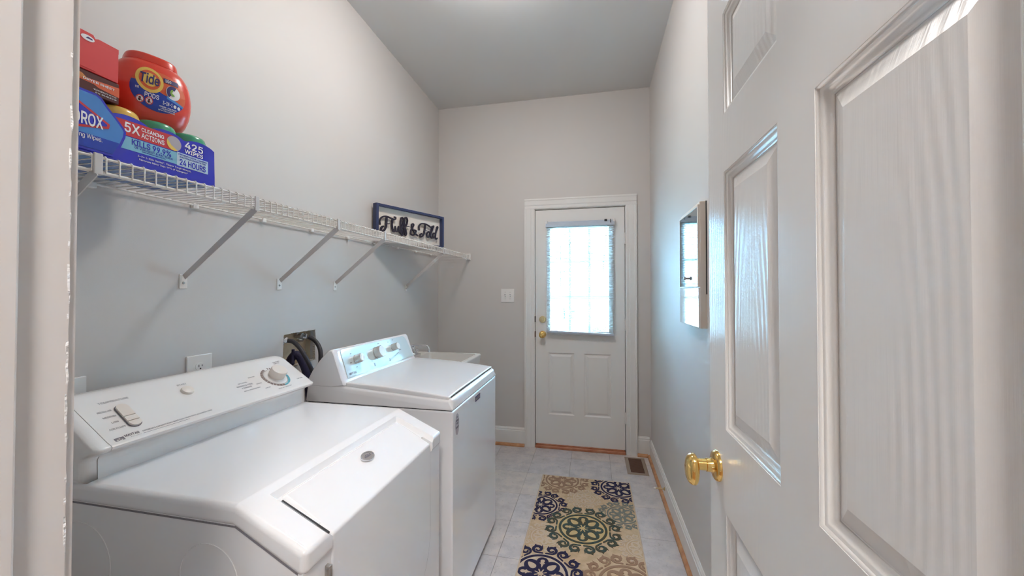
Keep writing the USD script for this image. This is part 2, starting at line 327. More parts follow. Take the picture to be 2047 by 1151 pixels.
# ------------------------------------------------------------------ back door
bd = thing('door_1', 'white half-glass back door closed at the far end of the room', kind='structure')
SX0, SX1, SZ0, SZ1, SY0, SY1 = -0.489, 0.263, 0.033, 2.062, YB + 0.002, YB + 0.044
GX0, GX1, GZ0, GZ1 = -0.372, 0.146, 1.000, 1.905
slab = bx(SX0, SX1, SY0, SY1, SZ0, SZ1)
cuts = [bx(GX0, GX1, SY0 - 1, SY1 + 1, GZ0, GZ1)]; panels = []
def frustum(y0, y1, x0, x1, z0, z1, i):   # rectangle at y0, inset by i at y1
    v = [(x0, y0, z0), (x1, y0, z0), (x1, y0, z1), (x0, y0, z1), (x0 + i, y1, z0 + i), (x1 - i, y1, z0 + i), (x1 - i, y1, z1 - i), (x0 + i, y1, z1 - i)]
    return trimesh.Trimesh(v, process=False).convex_hull
for x0, x1 in ((-0.379, -0.155), (-0.072, 0.152)):
    cuts.append(frustum(SY0 - 0.002, SY0 + 0.007, x0 - 0.003, x1 + 0.003, 0.285, 0.825, 0.014))
    panels.append(frustum(SY0 + 0.0075, SY0 + 0.001, x0 + 0.016, x1 - 0.016, 0.303, 0.807, 0.018))
part(bd, 'slab', sub(slab, *cuts), 'trim_paint')
for p_ in panels: part(bd, 'raised_panel', p_, 'trim_paint')
fr = sub(rb(GX0 - 0.022, GX1 + 0.022, SY0 - 0.012, SY0 + 0.004, GZ0 - 0.022, GZ1 + 0.022, 0.005), bx(GX0 + 0.012, GX1 - 0.012, SY0 - 1, SY1 + 1, GZ0 + 0.012, GZ1 - 0.012))
part(bd, 'glazing_frame', fr, 'trim_paint')
part(bd, 'window_pane', bx(GX0, GX1, SY0 + 0.020, SY0 + 0.024, GZ0, GZ1), 'window_glass', label='clear pane of the back door')
for x in (-0.193, -0.027): part(bd, 'muntin', rb(x - 0.010, x + 0.010, SY0 + 0.012, SY0 + 0.0195, GZ0 + 0.001, GZ1 - 0.001, 0.003), 'trim_paint')
for z in (1.607, 1.303): part(bd, 'muntin', rb(GX0 + 0.001, GX1 - 0.001, SY0 + 0.013, SY0 + 0.0195, z - 0.010, z + 0.010, 0.003), 'trim_paint')
for z in (1.795, 1.075, 0.300): 
    part(bd, 'hinge', uni(lathe([(0, -0.048), (0.0065, -0.048), (0.0065, 0.048), (0, 0.048)], (0.2665, YB - 0.006, z), n=14), bx(0.258, 0.2675, YB - 0.004, YB + 0.001, z - 0.045, z + 0.045)), 'trim_paint', smooth=40)
def knob_profile(r0, r, L):
    return [(0, 0), (r0, 0), (r0, 0.004), (r0 * 0.9, 0.008), (r0 * 0.45, 0.011), (0.011, 0.014), (0.010, L * 0.5), (0.013, L * 0.56), (r * 0.75, L * 0.62), (r, L * 0.76), (r * 0.97, L * 0.88), (r * 0.7, L * 0.97), (r * 0.35, L), (0, L)]
k = part(bd, 'door_knob', lathe(knob_profile(0.031, 0.027, 0.062), (-0.428, SY0, 0.978), (0, -1, 0)), 'brass', smooth=40, label='round brass knob')
part(bd, 'deadbolt', [lathe([(0, 0), (0.030, 0), (0.029, 0.008), (0.024, 0.013), (0, 0.014)], (-0.428, SY0, 1.108), (0, -1, 0)), rb(-0.434, -0.422, SY0 - 0.028, SY0 - 0.012, 1.093, 1.123, 0.003)], 'dull_brass', smooth=40, label='brass deadbolt with thumb turn')
part(bd, 'strike_plate', [bx(-0.4985, -0.4895, YB - 0.0015, YB + 0.03, 1.085, 1.135)], 'black_and_gap_shade')
part(bd, 'latch_plate', [bx(-0.4985, -0.4895, YB - 0.0015, YB + 0.03, 0.955, 1.005)], 'vent_dark')
part(bd, 'door_frame', [bx(DX0 - 0.02, DX0 - 0.0005, YB, YB + 0.15, 0, 2.085), bx(DX1 + 0.0005, DX1 + 0.02, YB, YB + 0.15, 0, 2.085), bx(DX0 - 0.02, DX1 + 0.02, YB, YB + 0.15, 2.068, 2.085), bx(DX0, DX0 + 0.016, YB + 0.0445, YB + 0.09, 0, 2.07), bx(DX1 - 0.016, DX1, YB + 0.0445, YB + 0.09, 0, 2.07), bx(DX0, DX1, YB + 0.0445, YB + 0.09, 2.050, 2.07)], 'trim_paint')
solo('door_sill', [rb(DX0 + 0.002, DX1 - 0.002, YB - 0.022, YB + 0.13, -0.003, 0.022, 0.006), rb(DX0 + 0.01, DX1 - 0.01, YB - 0.004, YB + 0.05, 0.02, 0.0325, 0.003)], 'threshold_wood', 'reddish wooden threshold under the back door', kind='structure')

# mini blind hanging on the back door
bl = thing('mini_blind', 'white mini blind with open slats hanging over the back door glass', 'window blind', base=(-0.107, YB - 0.02, 1.95))
part(bl, 'headrail', sub(rb(-0.392, 0.178, YB - 0.040, YB - 0.014, 1.915, 1.952, 0.004), bx(-0.385, 0.171, YB - 0.037, YB - 0.017, 1.93, 1.96)), 'blind_rail_backlit')
for x in (-0.398, 0.166): part(bl, 'hanging_bracket', rb(x, x + 0.018, YB - 0.043, YB + 0.001, 1.908, 1.962, 0.003), 'blind_white' if x < 0 else 'plastic_white')
part(bl, 'valance', rb(-0.394, 0.180, YB - 0.048, YB - 0.043, 1.905, 1.935, 0.002), 'blind_rail_backlit')
part(bl, 'cord_lock', [rb(0.098, 0.120, YB - 0.046, YB - 0.036, 1.940, 1.957, 0.002), rb(0.145, 0.150, YB - 0.052, YB - 0.046, 1.925, 1.955, 0.001)], 'black_and_gap_shade')
ns = 47
for k in range(ns):
    z = 1.895 - (1.895 - 1.040) * k / (ns - 1); dz = 0.012 * max(0, (k - 38) / 9) 
    u = np.linspace(-1, 1, 5); yy = YB - 0.030 + 0.0125 * u * math.cos(0.10); zz = z + 0.0018 * (1 - u * u) - 0.0125 * u * math.sin(0.10)
    top = [(y_, z_ + 0.0003) for y_, z_ in zip(yy, zz)]; bot = [(y_, z_ - 0.0003) for y_, z_ in zip(yy, zz)][::-1]
    part(bl, 'slat', fixn(prism(top + bot, 'x', -0.388 + RNG.normal(0, .0012), 0.174 + RNG.normal(0, .0012))), 'blind_white')
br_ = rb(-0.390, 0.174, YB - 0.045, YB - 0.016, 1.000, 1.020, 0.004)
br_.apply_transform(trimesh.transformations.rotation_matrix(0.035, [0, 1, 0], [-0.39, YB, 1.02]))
part(bl, 'bottom_rail', br_, 'blind_rail_backlit')
for x in (-0.30, -0.107, 0.085):
    for y in (YB - 0.044, YB - 0.016): part(bl, 'ladder_cord', tube([(x, y, 1.92), (x, y, 1.015)], 0.0006, 4), 'blind_white')
part(bl, 'tilt_wand', tube([(0.118, YB - 0.052, 1.91), (0.105, YB - 0.056, 1.75), (0.085, YB - 0.056, 1.53)], 0.0018, 6), 'plastic_gray', label='thin clear wand')

# ------------------------------------------------------------------ six-panel door, standing open along the right wall
DXF, DYH, DYF = 0.270, 0.262, 0.974
pd = thing('door_2', 'white six-panel wood-grain door standing open at the right', kind='structure')
dslab = bx(DXF, DXF + 0.035, DYH, DYF, 0.015, 2.045)
cols = ((0.2985, 0.535), (0.632, 0.868)); rows = ((0.26, 0.878), (1.052, 1.590), (1.712, 1.925))
cuts, fields, moulds = [], [], []
def frx(xa, xb, y0, y1, z0, z1, i):       # rectangle at xa, inset by i at xb
    v = [(xa, y0, z0), (xa, y1, z0), (xa, y1, z1), (xa, y0, z1), (xb, y0 + i, z0 + i), (xb, y1 - i, z0 + i), (xb, y1 - i, z1 - i), (xb, y0 + i, z1 - i)]
    return trimesh.Trimesh(v, process=False).convex_hull
def ringx(y0, y1, z0, z1, steps):         # moulding ring: list of (inset, x) walked inwards
    v, f = [], []
    for i, x in steps: v += [(x, y0 + i, z0 + i), (x, y1 - i, z0 + i), (x, y1 - i, z1 - i), (x, y0 + i, z1 - i)]
    n = len(steps)
    for s_ in range(n - 1):
        for c in range(4):
            a, b = s_ * 4 + c, s_ * 4 + (c + 1) % 4; f += [[a, a + 4, b], [b, a + 4, b + 4]]
    return trimesh.Trimesh(v, f, process=False)
for y0, y1 in cols:
    for z0, z1 in rows:
        cuts.append(bx(DXF - 0.01, DXF + 0.0125, y0, y1, z0, z1))
        x = DXF
        prof = [(0, x + 0.0005), (0.003, x + 0.001), (0.0045, x + 0.0035), (0.008, x + 0.0040), (0.0105, x + 0.0052), (0.013, x + 0.0085), (0.016, x + 0.0092), (0.018, x + 0.0110), (0.0182, x + 0.0124)]
        moulds.append(ringx(y0, y1, z0, z1, prof))
        fields.append(uni(frx(x + 0.0126, x + 0.0040, y0 + 0.020, y1 - 0.020, z0 + 0.020, z1 - 0.020, 0.026)))
part(pd, 'slab', sub(dslab, *cuts), 'door_grain')
for m_, q in zip(fields, 'abcdef'): part(pd, 'raised_panel', m_, 'door_panel_grain_' + q)
for m_ in moulds: part(pd, 'panel_moulding', m_, 'trim_paint', smooth=50)
KY, KZ = 0.921, 0.955
knob_ball = trimesh.creation.icosphere(4, 1.0); kv = np.array(knob_ball.vertices)
kv[:, 0] = np.where(kv[:, 0] > 0, kv[:, 0] * 0.55, kv[:, 0]); kv = np.sign(kv) * np.abs(kv) ** 0.86
knob_ball = trimesh.Trimesh(kv * [0.018, 0.025, 0.034] + [DXF - 0.050, KY, KZ - 0.012], knob_ball.faces, process=False)
kb = part(pd, 'door_knob', [lathe([(0, 0), (0.0325, 0), (0.0325, 0.004), (0.030, 0.008), (0.026, 0.010), (0.016, 0.011), (0.0145, 0.016), (0.0145, 0.024), (0.0125, 0.025), (0.0125, 0.046), (0, 0.047)], (DXF, KY, KZ), (-1, 0, 0), 40),
    knob_ball], 'brass', smooth=50, label='polished brass handle on round rose')
part(pd, 'latch_plate', bx(DXF + 0.006, DXF + 0.029, DYF - 0.001, DYF + 0.0008, KZ - 0.03, KZ + 0.03), 'brass')
for z in (0.25, 1.05, 1.85): part(pd, 'hinge', uni(lathe([(0, -0.045), (0.006, -0.045), (0.006, 0.045), (0, 0.045)], (DXF + 0.0385, DYH - 0.004, z), n=12), bx(DXF + 0.004, DXF + 0.038, DYH - 0.002, DYH + 0.001, z - 0.044, z + 0.044)), 'brass', smooth=40)

# the doorway in the foreground
jm = thing('trim_4', 'white painted jamb and casing at the left edge of the doorway', kind='structure')
part(jm, 'jamb', [bx(JX - 0.02, JX, YH - 0.004, YF, 0, 2.08)], 'jamb_paint')
part(jm, 'door_stop', rb(JX - 0.002, JX + 0.012, YH + 0.03, 0.2195, 0, 2.07, 0.002), 'jamb_paint')
part(jm, 'casing', fixn(prism([(JX - 0.004, YF), (JX - 0.004, YF + 0.007), (JX - 0.012, YF + 0.009), (JX - 0.045, YF + 0.014), (JX - 0.06, YF + 0.017), (JX - 0.064, YF)], 'z', 0, 2.14)), 'jamb_paint')
zc = np.linspace(0.02, 2.06, 220)
part(jm, 'caulk_line', tube(np.stack([np.full(220, JX - 0.0012) + RNG.normal(0, .0002, 220), YF - 0.0004 + RNG.normal(0, .0003, 220), zc], 1), 0.0011 + 0.0004 * np.clip(np.abs(RNG.normal(size=220)), 0, 1.6), 6), 'caulk', label='ragged white caulk seam')
jr = thing('trim_5', 'white painted jamb behind the hinge side of the panel door', kind='structure')
part(jr, 'jamb', [bx(RX, RX + 0.02, YH - 0.004, YF, 0, 2.08), bx(JX - 0.02, RX + 0.02, YH - 0.004, YF, 2.06, 2.08)], 'jamb_paint')
part(jr, 'door_stop', [rb(RX - 0.012, RX + 0.002, YH + 0.03, 0.2195, 0, 2.07, 0.002), rb(JX, RX, YH + 0.03, 0.2195, 2.048, 2.062, 0.002)], 'jamb_paint')
part(jr, 'casing', fixn(prism([(RX + 0.004, YF), (RX + 0.004, YF + 0.007), (RX + 0.045, YF + 0.014), (RX + 0.06, YF + 0.017), (RX + 0.064, YF)], 'z', 0, 2.14)), 'jamb_paint')

# the hall behind the camera (seen only in reflections and from beside)
solo('floor_hall', bx(-2.4, 2.2, -2.2, YH, -0.08, -0.002), 'hall_floor_wood', 'brown wooden hall floor outside the doorway', kind='structure')
solo('ceiling_hall', bx(-2.4, 2.2, -2.3, YH, 2.75, 2.85), 'ceiling_paint', 'white hall ceiling outside the doorway', kind='structure')
solo('wall_hall', [bx(-2.4, 2.2, -2.3, -2.2, 0, 2.75), bx(-2.5, -2.4, -2.3, YF, 0, HC), bx(2.2, 2.3, -2.3, YF, 0, HC)], 'wall_paint', 'painted hall walls behind the camera', kind='structure')

# ------------------------------------------------------------------ ceiling lamps
def dome_lamp(x, y, z, r, glass, label):
    t = thing('ceiling_lamp', label, 'ceiling light', base=(x, y, z))
    part(t, 'lamp_base', lathe([(0, 0), (r * 1.02, 0), (r * 1.02, -0.018), (r * 0.96, -0.022), (0, -0.022)][::-1], (x, y, z)), 'brushed_steel', smooth=40)
    part(t, 'glass_shade', lathe([(r * math.sin(a), -0.022 - 0.085 * math.cos(a)) for a in np.linspace(0, math.pi / 2, 12)], (x, y, z)), glass, smooth=60)
dome_lamp(-0.466, 1.72, HC, 0.165, 'lamp_glass', 'frosted dome light on the laundry room ceiling, just above the view')
dome_lamp(0.10, -0.62, 2.75, 0.16, 'added_hall_lamp_glass', 'added frosted dome light on the unseen hall ceiling behind the camera')  # unseen lamp, added and placed to light the jamb, dryer and door

# ------------------------------------------------------------------ dryer
def loft_y(prof, secs):
    """Closed (x,z) profile swept along y; secs: (y, scale about the centroid)."""
    p = np.array(prof, float); c = np.array(Polygon(prof).centroid.coords[0]); n = len(p); v, f = [], []
    for y, s_ in secs: q = c + (p - c) * s_; v += [(a, y, b) for a, b in q]
    for i in range(len(secs) - 1):
        for j in range(n):
            k = (j + 1) % n; f += [[i * n + j, (i + 1) * n + j, (i + 1) * n + k], [i * n + j, (i + 1) * n + k, i * n + k]]
    for i, flip in ((0, False), (len(secs) - 1, True)):
        tri = trimesh.creation.triangulate_polygon(Polygon(p), engine='earcut')[1]
        tri = tri + i * n; f += (tri[:, ::-1] if flip else tri).tolist()
    m = trimesh.Trimesh(v, f, process=False); m.fix_normals(); return m
DY0, DY1 = 0.650, 1.336
dr = thing('clothes_dryer', 'white front-loading clothes dryer with a sloped front and one dial, nearest the doorway', 'dryer', base=(-0.93, 0.993, 0))
part(dr, 'cabinet', uni(prism([(-1.305, 0.03), (-0.560, 0.03), (-0.560, 0.79), (-0.722, 0.862), (-1.305, 0.862)], 'y', DY0 + 0.004, DY1 - 0.004)), 'appliance_white')
sa, sn = np.array([0.9096, -0.4158]), np.array([0.4158, 0.9096])
def slope(s_, d): q = np.array([-0.72, 0.90]) + s_ * sa + d * sn; return float(q[0]), float(q[1])
r = 0.014
capA = hull([(x, y, z, r) for x in (-1.29, -0.724) for y in (DY0 + r, DY1 - r) for z in (0.8855, 0.868)], 2)
capB = hull([(x, y, z, r) for (x, z) in ((-0.724, 0.8855), (-0.567, 0.8146), (-0.567, 0.790), (-0.724, 0.868)) for y in (DY0 + r, DY1 - r)], 2)
for ya, yb_ in ((DY0 + 0.0028, DY0 + 0.008), (DY1 - 0.008, DY1 - 0.0028)):
    part(dr, 'top_seam_shade', prism([(-1.30, 0.8526), (-0.7232, 0.8526), (-0.572, 0.7782), (-0.572, 0.784), (-0.722, 0.856), (-1.30, 0.856)], 'y', ya, yb_), 'ink_gray', label='dark strip painted as seam shade below the top panel')  # dark strip stands in for the shade under the cap edge
def onslope(s_, y, d): x, z = slope(s_, d); return (x, y, z)
cy0, cy1 = 0.716, 1.270
cut = trimesh.Trimesh([onslope(a, b, d) for d, i in ((0.02, -0.024), (0.0, 0.0), (-0.012, 0.0145)) for a, b in ((0.020 + i, cy0 + i), (0.020 + i, cy1 - i), (0.30, cy1 - i), (0.30, cy0 + i))], process=False).convex_hull
cut2 = bx(-0.592, -0.40, cy0 + 0.0145, cy1 - 0.0145, 0.70, 0.852)
part(dr, 'top_panel', sub(uni(capA, capB), cut, cut2), 'appliance_white', smooth=35)
rd = 0.010; P1, P2 = slope(0.040, -0.0070), slope(0.182, -0.0070)
dpts = [(P1[0] + rd * 0.2, y, P1[1] - rd, rd) for y in (0.746, 1.240)] + [(P2[0] - rd, y, P2[1] - rd * 1.4, rd) for y in (0.7445, 1.2415)]
xf = P2[0]
for k in range(9):
    a = math.pi / 2 * k / 8
    for sy in (-1, 1):
        yc = 0.993 + sy * (0.256 - 0.11 * (1 - math.cos(a))); zc_ = 0.36 + 0.16 * (1 - math.sin(a))
        dpts.append((xf - rd, yc, zc_, rd)); dpts.append((xf - 0.024, yc, zc_, rd))
dpts += [(P1[0] + 0.01, y, P1[1] - 0.05, rd) for y in (0.740, 1.246)]
for ya, yb_ in ((cy0 + 0.0148, cy0 + 0.0195),):
    g0, g1, g2, g3 = slope(0.045, -0.0115), slope(0.178, -0.0115), slope(0.178, -0.016), slope(0.045, -0.016)
    part(dr, 'door_gap_shade', prism([g0, g1, g2, g3], 'y', ya, yb_), 'black_and_gap_shade', label='dark strip painted as gap shade beside the door')  # strip coloured dark in place of shade between door and trim
part(dr, 'door', hull(dpts, 2), 'appliance_white', smooth=35)
em = slope(0.085, 0)
eo = np.array([em[0], 1.003, em[1]]) - 0.0062 * np.array([sn[0], 0, sn[1]])
emb = part(dr, 'emblem', [frame_of(uni(flat(ellipse(0, 0, 0.026, 0.0165), 0.003)), eo, (0, 1, 0), (-sa[0], 0, -sa[1])), frame_of(flat(ellipse(0, 0, 0.026, 0.0165).buffer(-0.001).difference(ellipse(0, 0, 0.026, 0.0165).buffer(-0.0035)), 0.0045), eo, (0, 1, 0), (-sa[0], 0, -sa[1]))], 'chrome', smooth=40, label='oval chrome emblem')
part(emb, 'emblem_mark', frame_of(trimesh.util.concatenate([at(text('M', 0.010), -0.005, -0.004, 0.0031), at(text('AY', 0.006), -0.014, -0.003, 0.0031), at(text('G', 0.006), 0.008, -0.003, 0.0031)]), eo, (0, 1, 0), (-sa[0], 0, -sa[1])), 'ink_gray')
part(dr, 'door_hinge', [rb(-0.569, -0.548, 0.716, 0.726, 0.69, 0.755, 0.002), lathe([(0, 0), (0.006, 0), (0.006, 0.05), (0, 0.05)], (-0.553, 0.719, 0.70), n=12)], 'galvanized', smooth=40, label='steel hinge at the left of the door')
for cx_, cz_, rr in ((-0.79, 0.735, 0.075), (-1.15, 0.72, 0.09)):
    part(dr, 'vent_knockout', tube([(cx_ + rr * math.cos(a), DY0 + 0.0038, cz_ + rr * math.sin(a)) for a in np.linspace(0, 2 * math.pi, 60)], 0.0012, 5, caps=False), 'appliance_white', label='faint embossed circle on the side')
part(dr, 'foot', [lathe([(0, 0), (0.02, 0), (0.02, 0.032), (0, 0.032)], (x, y, 0), n=12) for x in (-1.25, -0.62) for y in (DY0 + 0.05, DY1 - 0.05)], 'hose_black')
cprof = [(-1.138, 0.898), (-1.140, 0.930), (-1.140, 0.944), (-1.135, 0.953), (-1.122, 0.960), (-1.106, 0.965), (-1.097, 0.971), (-1.095, 0.977), (-1.098, 0.981)]
CO, CV = np.array([-1.121, 0, 0.994]), np.array([-0.838, 0, 0.5457]); CW = np.array([0.5457, 0, 0.838])
cprof += [tuple((CO + CV * s_)[[0, 2]]) for s_ in (-0.015, 0.05, 0.10, 0.140)] + [(-1.252, 1.0765), (-1.264, 1.080), (-1.285, 1.080), (-1.305, 1.070), (-1.318, 1.045), (-1.320, 0.898)]
cn = part(dr, 'console', loft_y(cprof, [(0.676, 1.0), (1.312, 1.0), (1.326, 0.985), (1.333, 0.955), (1.336, 0.90)]), 'console_white', smooth=35)
part(dr, 'console_end_cap', loft_y(cprof, [(0.646, 0.88), (0.649, 0.95), (0.655, 0.995), (0.664, 1.012), (0.674, 1.006)]), 'console_white', smooth=45)
def onc(m, y, s_, w=0.0): return frame_of(m, CO + np.array([0, y, 0]) + CV * s_ + CW * (w + 0.0002), (0, 1, 0), CV, CW)
pr = [onc(text('TEMPERATURE', 0.0065, 0.064, False), 0.720, 0.112), onc(text('REGULAR', 0.0055, 0.028, False), 0.704, 0.082), onc(text('MEDIUM', 0.0055, 0.026, False), 0.705, 0.061), onc(text('LOW', 0.0055, 0.014, False), 0.712, 0.040), onc(text('AIR FLUFF', 0.0055, 0.034, False), 0.696, 0.019), onc(text('START', 0.006, 0.027, False), 0.908, 0.116),
      onc(text('OPTIONAL', 0.005, 0.034, False), 1.066, 0.060), onc(text('WRINKLE FREE', 0.006, 0.06, True), 1.052, 0.047), onc(text('FABRICS', 0.006, 0.036, True), 1.064, 0.036), onc(text('AUTO SENSOR DRY', 0.0045, 0.064, False), 1.060, 0.022),
      onc(text('MORE DRY', 0.004, 0.026, False), 1.118, 0.078), onc(text('NORMAL', 0.004, 0.022, False), 1.122, 0.040), onc(text('LESS DRY', 0.004, 0.022, False), 1.135, 0.010), onc(text('DAMP DRY', 0.004, 0.026, False), 1.262, 0.118), onc(text('TIMED DRY', 0.0045, 0.034, False), 1.262, 0.126), onc(text('OFF', 0.004, 0.010, False), 1.270, 0.100)]
prints(cn, 'printed_lettering', pr, 'ink_light', label='small grey control lettering')
prints(cn, 'printed_note', [onc(text('REGULAR FABRIC DRY', 0.004, 0.06, False), 1.175, -0.010), onc(text('COOL DOWN', 0.004, 0.028, False), 1.282, 0.012)], 'ink_light')
part(cn, 'printed_motto', [onc(text('DEPENDABLE CAPACITY PLUS / QUIET PACK / HEAVY DUTY ALUMINIZED DRUM', 0.0042, 0.178, False), 0.748, -0.0125)], 'ink_light')
part(cn, 'printed_rule', onc(flat(sbox(0, 0, 0.112, 0.0011), 0.0004), 0.746, -0.0185), 'ink_gray')
logo = sbox(0, 0, 0.017, 0.0125).buffer(0.001).difference(Polygon([(0.0015, 0.00625), (0.0085, 0.0012), (0.0155, 0.00625), (0.0085, 0.0113)]))
prints(cn, 'brand_mark', [onc(flat(logo, 0.0004), 0.690, -0.0220), onc(at(text('M', 0.005, 0.006), 0.0055, 0.0038), 0.690, -0.0220), onc(text('MAYTAG', 0.0068, 0.030, True), 0.711, -0.0125)], 'ink_gray', label='dark square maker mark and name')
part(cn, 'printed_script', onc(text('Atlantis', 0.0055, 0.024, False, 0.35), 0.717, -0.0215), 'ink_light')
def capsule(y0, s0, y1, s1, rr): return LineString([(y0, s0), (y1, s1)]).buffer(rr, 16)
rk = capsule(0.7515, 0.080, 0.7485, 0.024, 0.0135)
sw = part(cn, 'temperature_switch', onc(flat(rk.buffer(0.0012), 0.002), 0, 0), 'ink_gray', label='recessed dark rim of the rocker switch')
for lo, hi in ((0.048, 0.2), (0.030, 0.0472), (-0.1, 0.0292)):
    q = rk.intersection(sbox(0.6, lo, 0.9, hi)).buffer(-0.0006)
    part(sw, 'rocker_button', onc(flat(q, 0.0065), 0, 0), 'knob_cream', smooth=30)
part(cn, 'start_button', [lathe([(0, 0), (0.0165, 0), (0.0165, 0.004), (0.015, 0.007), (0.009, 0.009), (0, 0.0095)], CO + np.array([0, 0.918, 0]) + CV * 0.088, CW, 28)], 'knob_cream', smooth=45)
DCy, DCs = 1.212, 0.052
def arc(r0, r1, a0, a1): return Polygon([(r1 * math.cos(a), r1 * math.sin(a)) for a in np.radians(np.linspace(a0, a1, 24))] + [(r0 * math.cos(a), r0 * math.sin(a)) for a in np.radians(np.linspace(a1, a0, 24))])
prints(cn, 'dial_scale', [onc(flat(arc(0.0445, 0.052, a, a + 11), 0.0004), DCy, DCs) for a in range(105, 265, 13)] + [onc(flat(arc(0.0425, 0.0437, 95, 400), 0.0004), DCy, DCs)] + [onc(flat(arc(0.046, 0.054, a, a + 4), 0.0004), DCy, DCs) for a in (62, 72, 82)], 'ink_brown')
prints(cn, 'dial_scale', [onc(flat(arc(0.0445, 0.0525, a, a + 6), 0.0004), DCy, DCs) for a in range(300, 392, 7)] + [onc(flat(arc(0.046, 0.052, 272, 298), 0.0004), DCy, DCs)], 'ink_teal', label='teal timed-dry scale')
dk = part(cn, 'dial_skirt', lathe([(0, 0), (0.042, 0), (0.040, 0.003), (0.034, 0.0055), (0, 0.006)], CO + np.array([0, DCy, 0]) + CV * DCs, CW, 40), 'plastic_white', smooth=40)
part(dk, 'dial_knob', lathe([(0, 0), (0.0265, 0.004), (0.0265, 0.010), (0.0285, 0.013), (0.0285, 0.032), (0.027, 0.0355), (0.022, 0.037), (0, 0.0375)], CO + np.array([0, DCy, 0]) + CV * DCs, CW, 40), 'knob_cream', smooth=40)

# ------------------------------------------------------------------ washer
WY0, WY1, WX = 1.443, 2.130, -0.549
wa = thing('washing_machine', 'white top-loading washing machine with a raised three-knob console beyond the dryer', 'washing machine', base=(-0.89, 1.787, 0))
part(wa, 'cabinet', hull([(x, y, z, 0.008) for x in (-1.232, WX - 0.008) for y in (WY0 + 0.008, WY1 - 0.008) for z in (0.035, 0.8535)], 2), 'appliance_white', smooth=35)
part(wa, 'kick_plate', bx(-1.20, WX - 0.03, WY0 + 0.02, WY1 - 0.02, 0.012, 0.03), 'ink_gray')
part(wa, 'seam', bx(-1.22, WX - 0.006, WY0 + 0.005, WY1 - 0.005, 0.8585, 0.8665), 'black_and_gap_shade', label='dark seam under the top')
r = 0.022
rl = 0.005
tpts = [(x, y, 0.8640 + rl, rl) for y in (WY0 + rl, WY1 - rl) for x in (-1.225, WX - rl)]
tpts += [(x, y, z - r, r) for y in (WY0 + r + 0.004, WY1 - r - 0.004) for x, z in ((-1.212, 0.950), (-1.04, 0.940), (WX - r - 0.004, 0.909))]
part(wa, 'top', hull(tpts, 3), 'appliance_white', smooth=35)
lp = []
for u in np.linspace(0, 1, 6):
    x = -0.575 + (-1.036 + 0.575) * u; z = 0.9175 + 0.034 * u + 0.006 * math.sin(math.pi * u)
    for y in (WY0 + 0.018, WY1 - 0.018): lp.append((x, y, z - 0.006, 0.006))
    for y in (WY0 + 0.10, WY1 - 0.10): lp.append((x, y, z + 0.003 - 0.006, 0.006))
lp += [(x, y, z, 0.006) for y in (WY0 + 0.018, WY1 - 0.018) for x, z in ((-0.575, 0.905), (-1.036, 0.938))]
part(wa, 'lid', hull(lp, 2), 'appliance_white', smooth=35)
part(wa, 'lid_gap_shade', [bx(-0.5705, -0.568, WY0 + 0.03, WY1 - 0.03, 0.900, 0.9125)], 'black_and_gap_shade')  # shadow along the lid front edge, painted as a dark strip
WO, WV, WW = np.array([-1.052, 0, 0.963]), np.array([-0.3410, 0, 0.9401]), np.array([0.9401, 0, 0.3410])
wprof = [(-1.043, 0.938), (-1.046, 0.952)] + [tuple((WO - WW * 0.001 + WV * s_)[[0, 2]]) for s_ in (0.0, 0.06, 0.125)] + [(-1.104, 1.091), (-1.116, 1.091), (-1.130, 1.083), (-1.162, 1.050), (-1.200, 1.003), (-1.228, 0.955), (-1.232, 0.930), (-1.10, 0.930)]
wc = part(wa, 'console', loft_y(wprof, [(1.446, 0.93), (1.450, 0.97), (1.458, 0.992), (1.472, 1.0), (2.100, 1.0), (2.112, 0.992), (2.118, 0.97), (2.122, 0.93)]), 'appliance_white', smooth=40)
ppoly = sbox(1.484, 0.002, 2.096, 0.128)
ppoly = Polygon([(1.484, 0.000), (2.104, 0.000), (2.098, 0.03), (2.080, 0.105), (2.068, 0.122), (2.050, 0.129), (1.500, 0.129), (1.491, 0.126), (1.487, 0.118)])
def onw(m, y, s_, w=0.0): return frame_of(m, WO + np.array([0, y, 0]) + WV * s_ + WW * w, (0, 1, 0), WV, WW)
wp = part(wc, 'control_panel', onw(flat(ppoly, 0.002), 0, 0, -0.0005), 'washer_panel', label='pale blue-grey glossy control panel')
prints(wc, 'printed_lettering', [onw(text('MAYTAG', 0.010, 0.052, True), 1.500, 0.010, 0.0016), onw(text('COLD', 0.0035, 0.010), 1.545, 0.100, 0.0016), onw(text('WARM', 0.0035, 0.012), 1.528, 0.060, 0.0016), onw(text('HOT', 0.0035, 0.010), 1.562, 0.034, 0.0016),
     onw(text('NORMAL', 0.0035, 0.018), 1.780, 0.116, 0.0016), onw(text('BULKY', 0.0035, 0.014), 1.795, 0.105, 0.0016), onw(text('WHITES', 0.0035, 0.016), 1.800, 0.085, 0.0016), onw(text('DELICATES', 0.0035, 0.022), 1.795, 0.048, 0.0016), onw(text('POWERWASH', 0.0035, 0.024), 1.965, 0.055, 0.0016), onw(text('DEEP FILL', 0.0035, 0.022), 1.935, 0.040, 0.0016), onw(text('SOIL', 0.0035, 0.012), 1.875, 0.112, 0.0016), onw(text('LIGHT', 0.0035, 0.012), 1.925, 0.118, 0.0016),
     onw(flat(unary_union([sbox(0, 0, 0.004, 0.018), sbox(0.008, 0, 0.011, 0.016)]), 0.0004), 1.700, 0.012, 0.0016), onw(flat(unary_union([sbox(0, 0, 0.006, 0.007), sbox(0, 0.010, 0.012, 0.013), sbox(0.009, 0, 0.012, 0.007)]), 0.0004), 1.842, 0.014, 0.0016)], 'ink_gray', label='small dark control lettering')
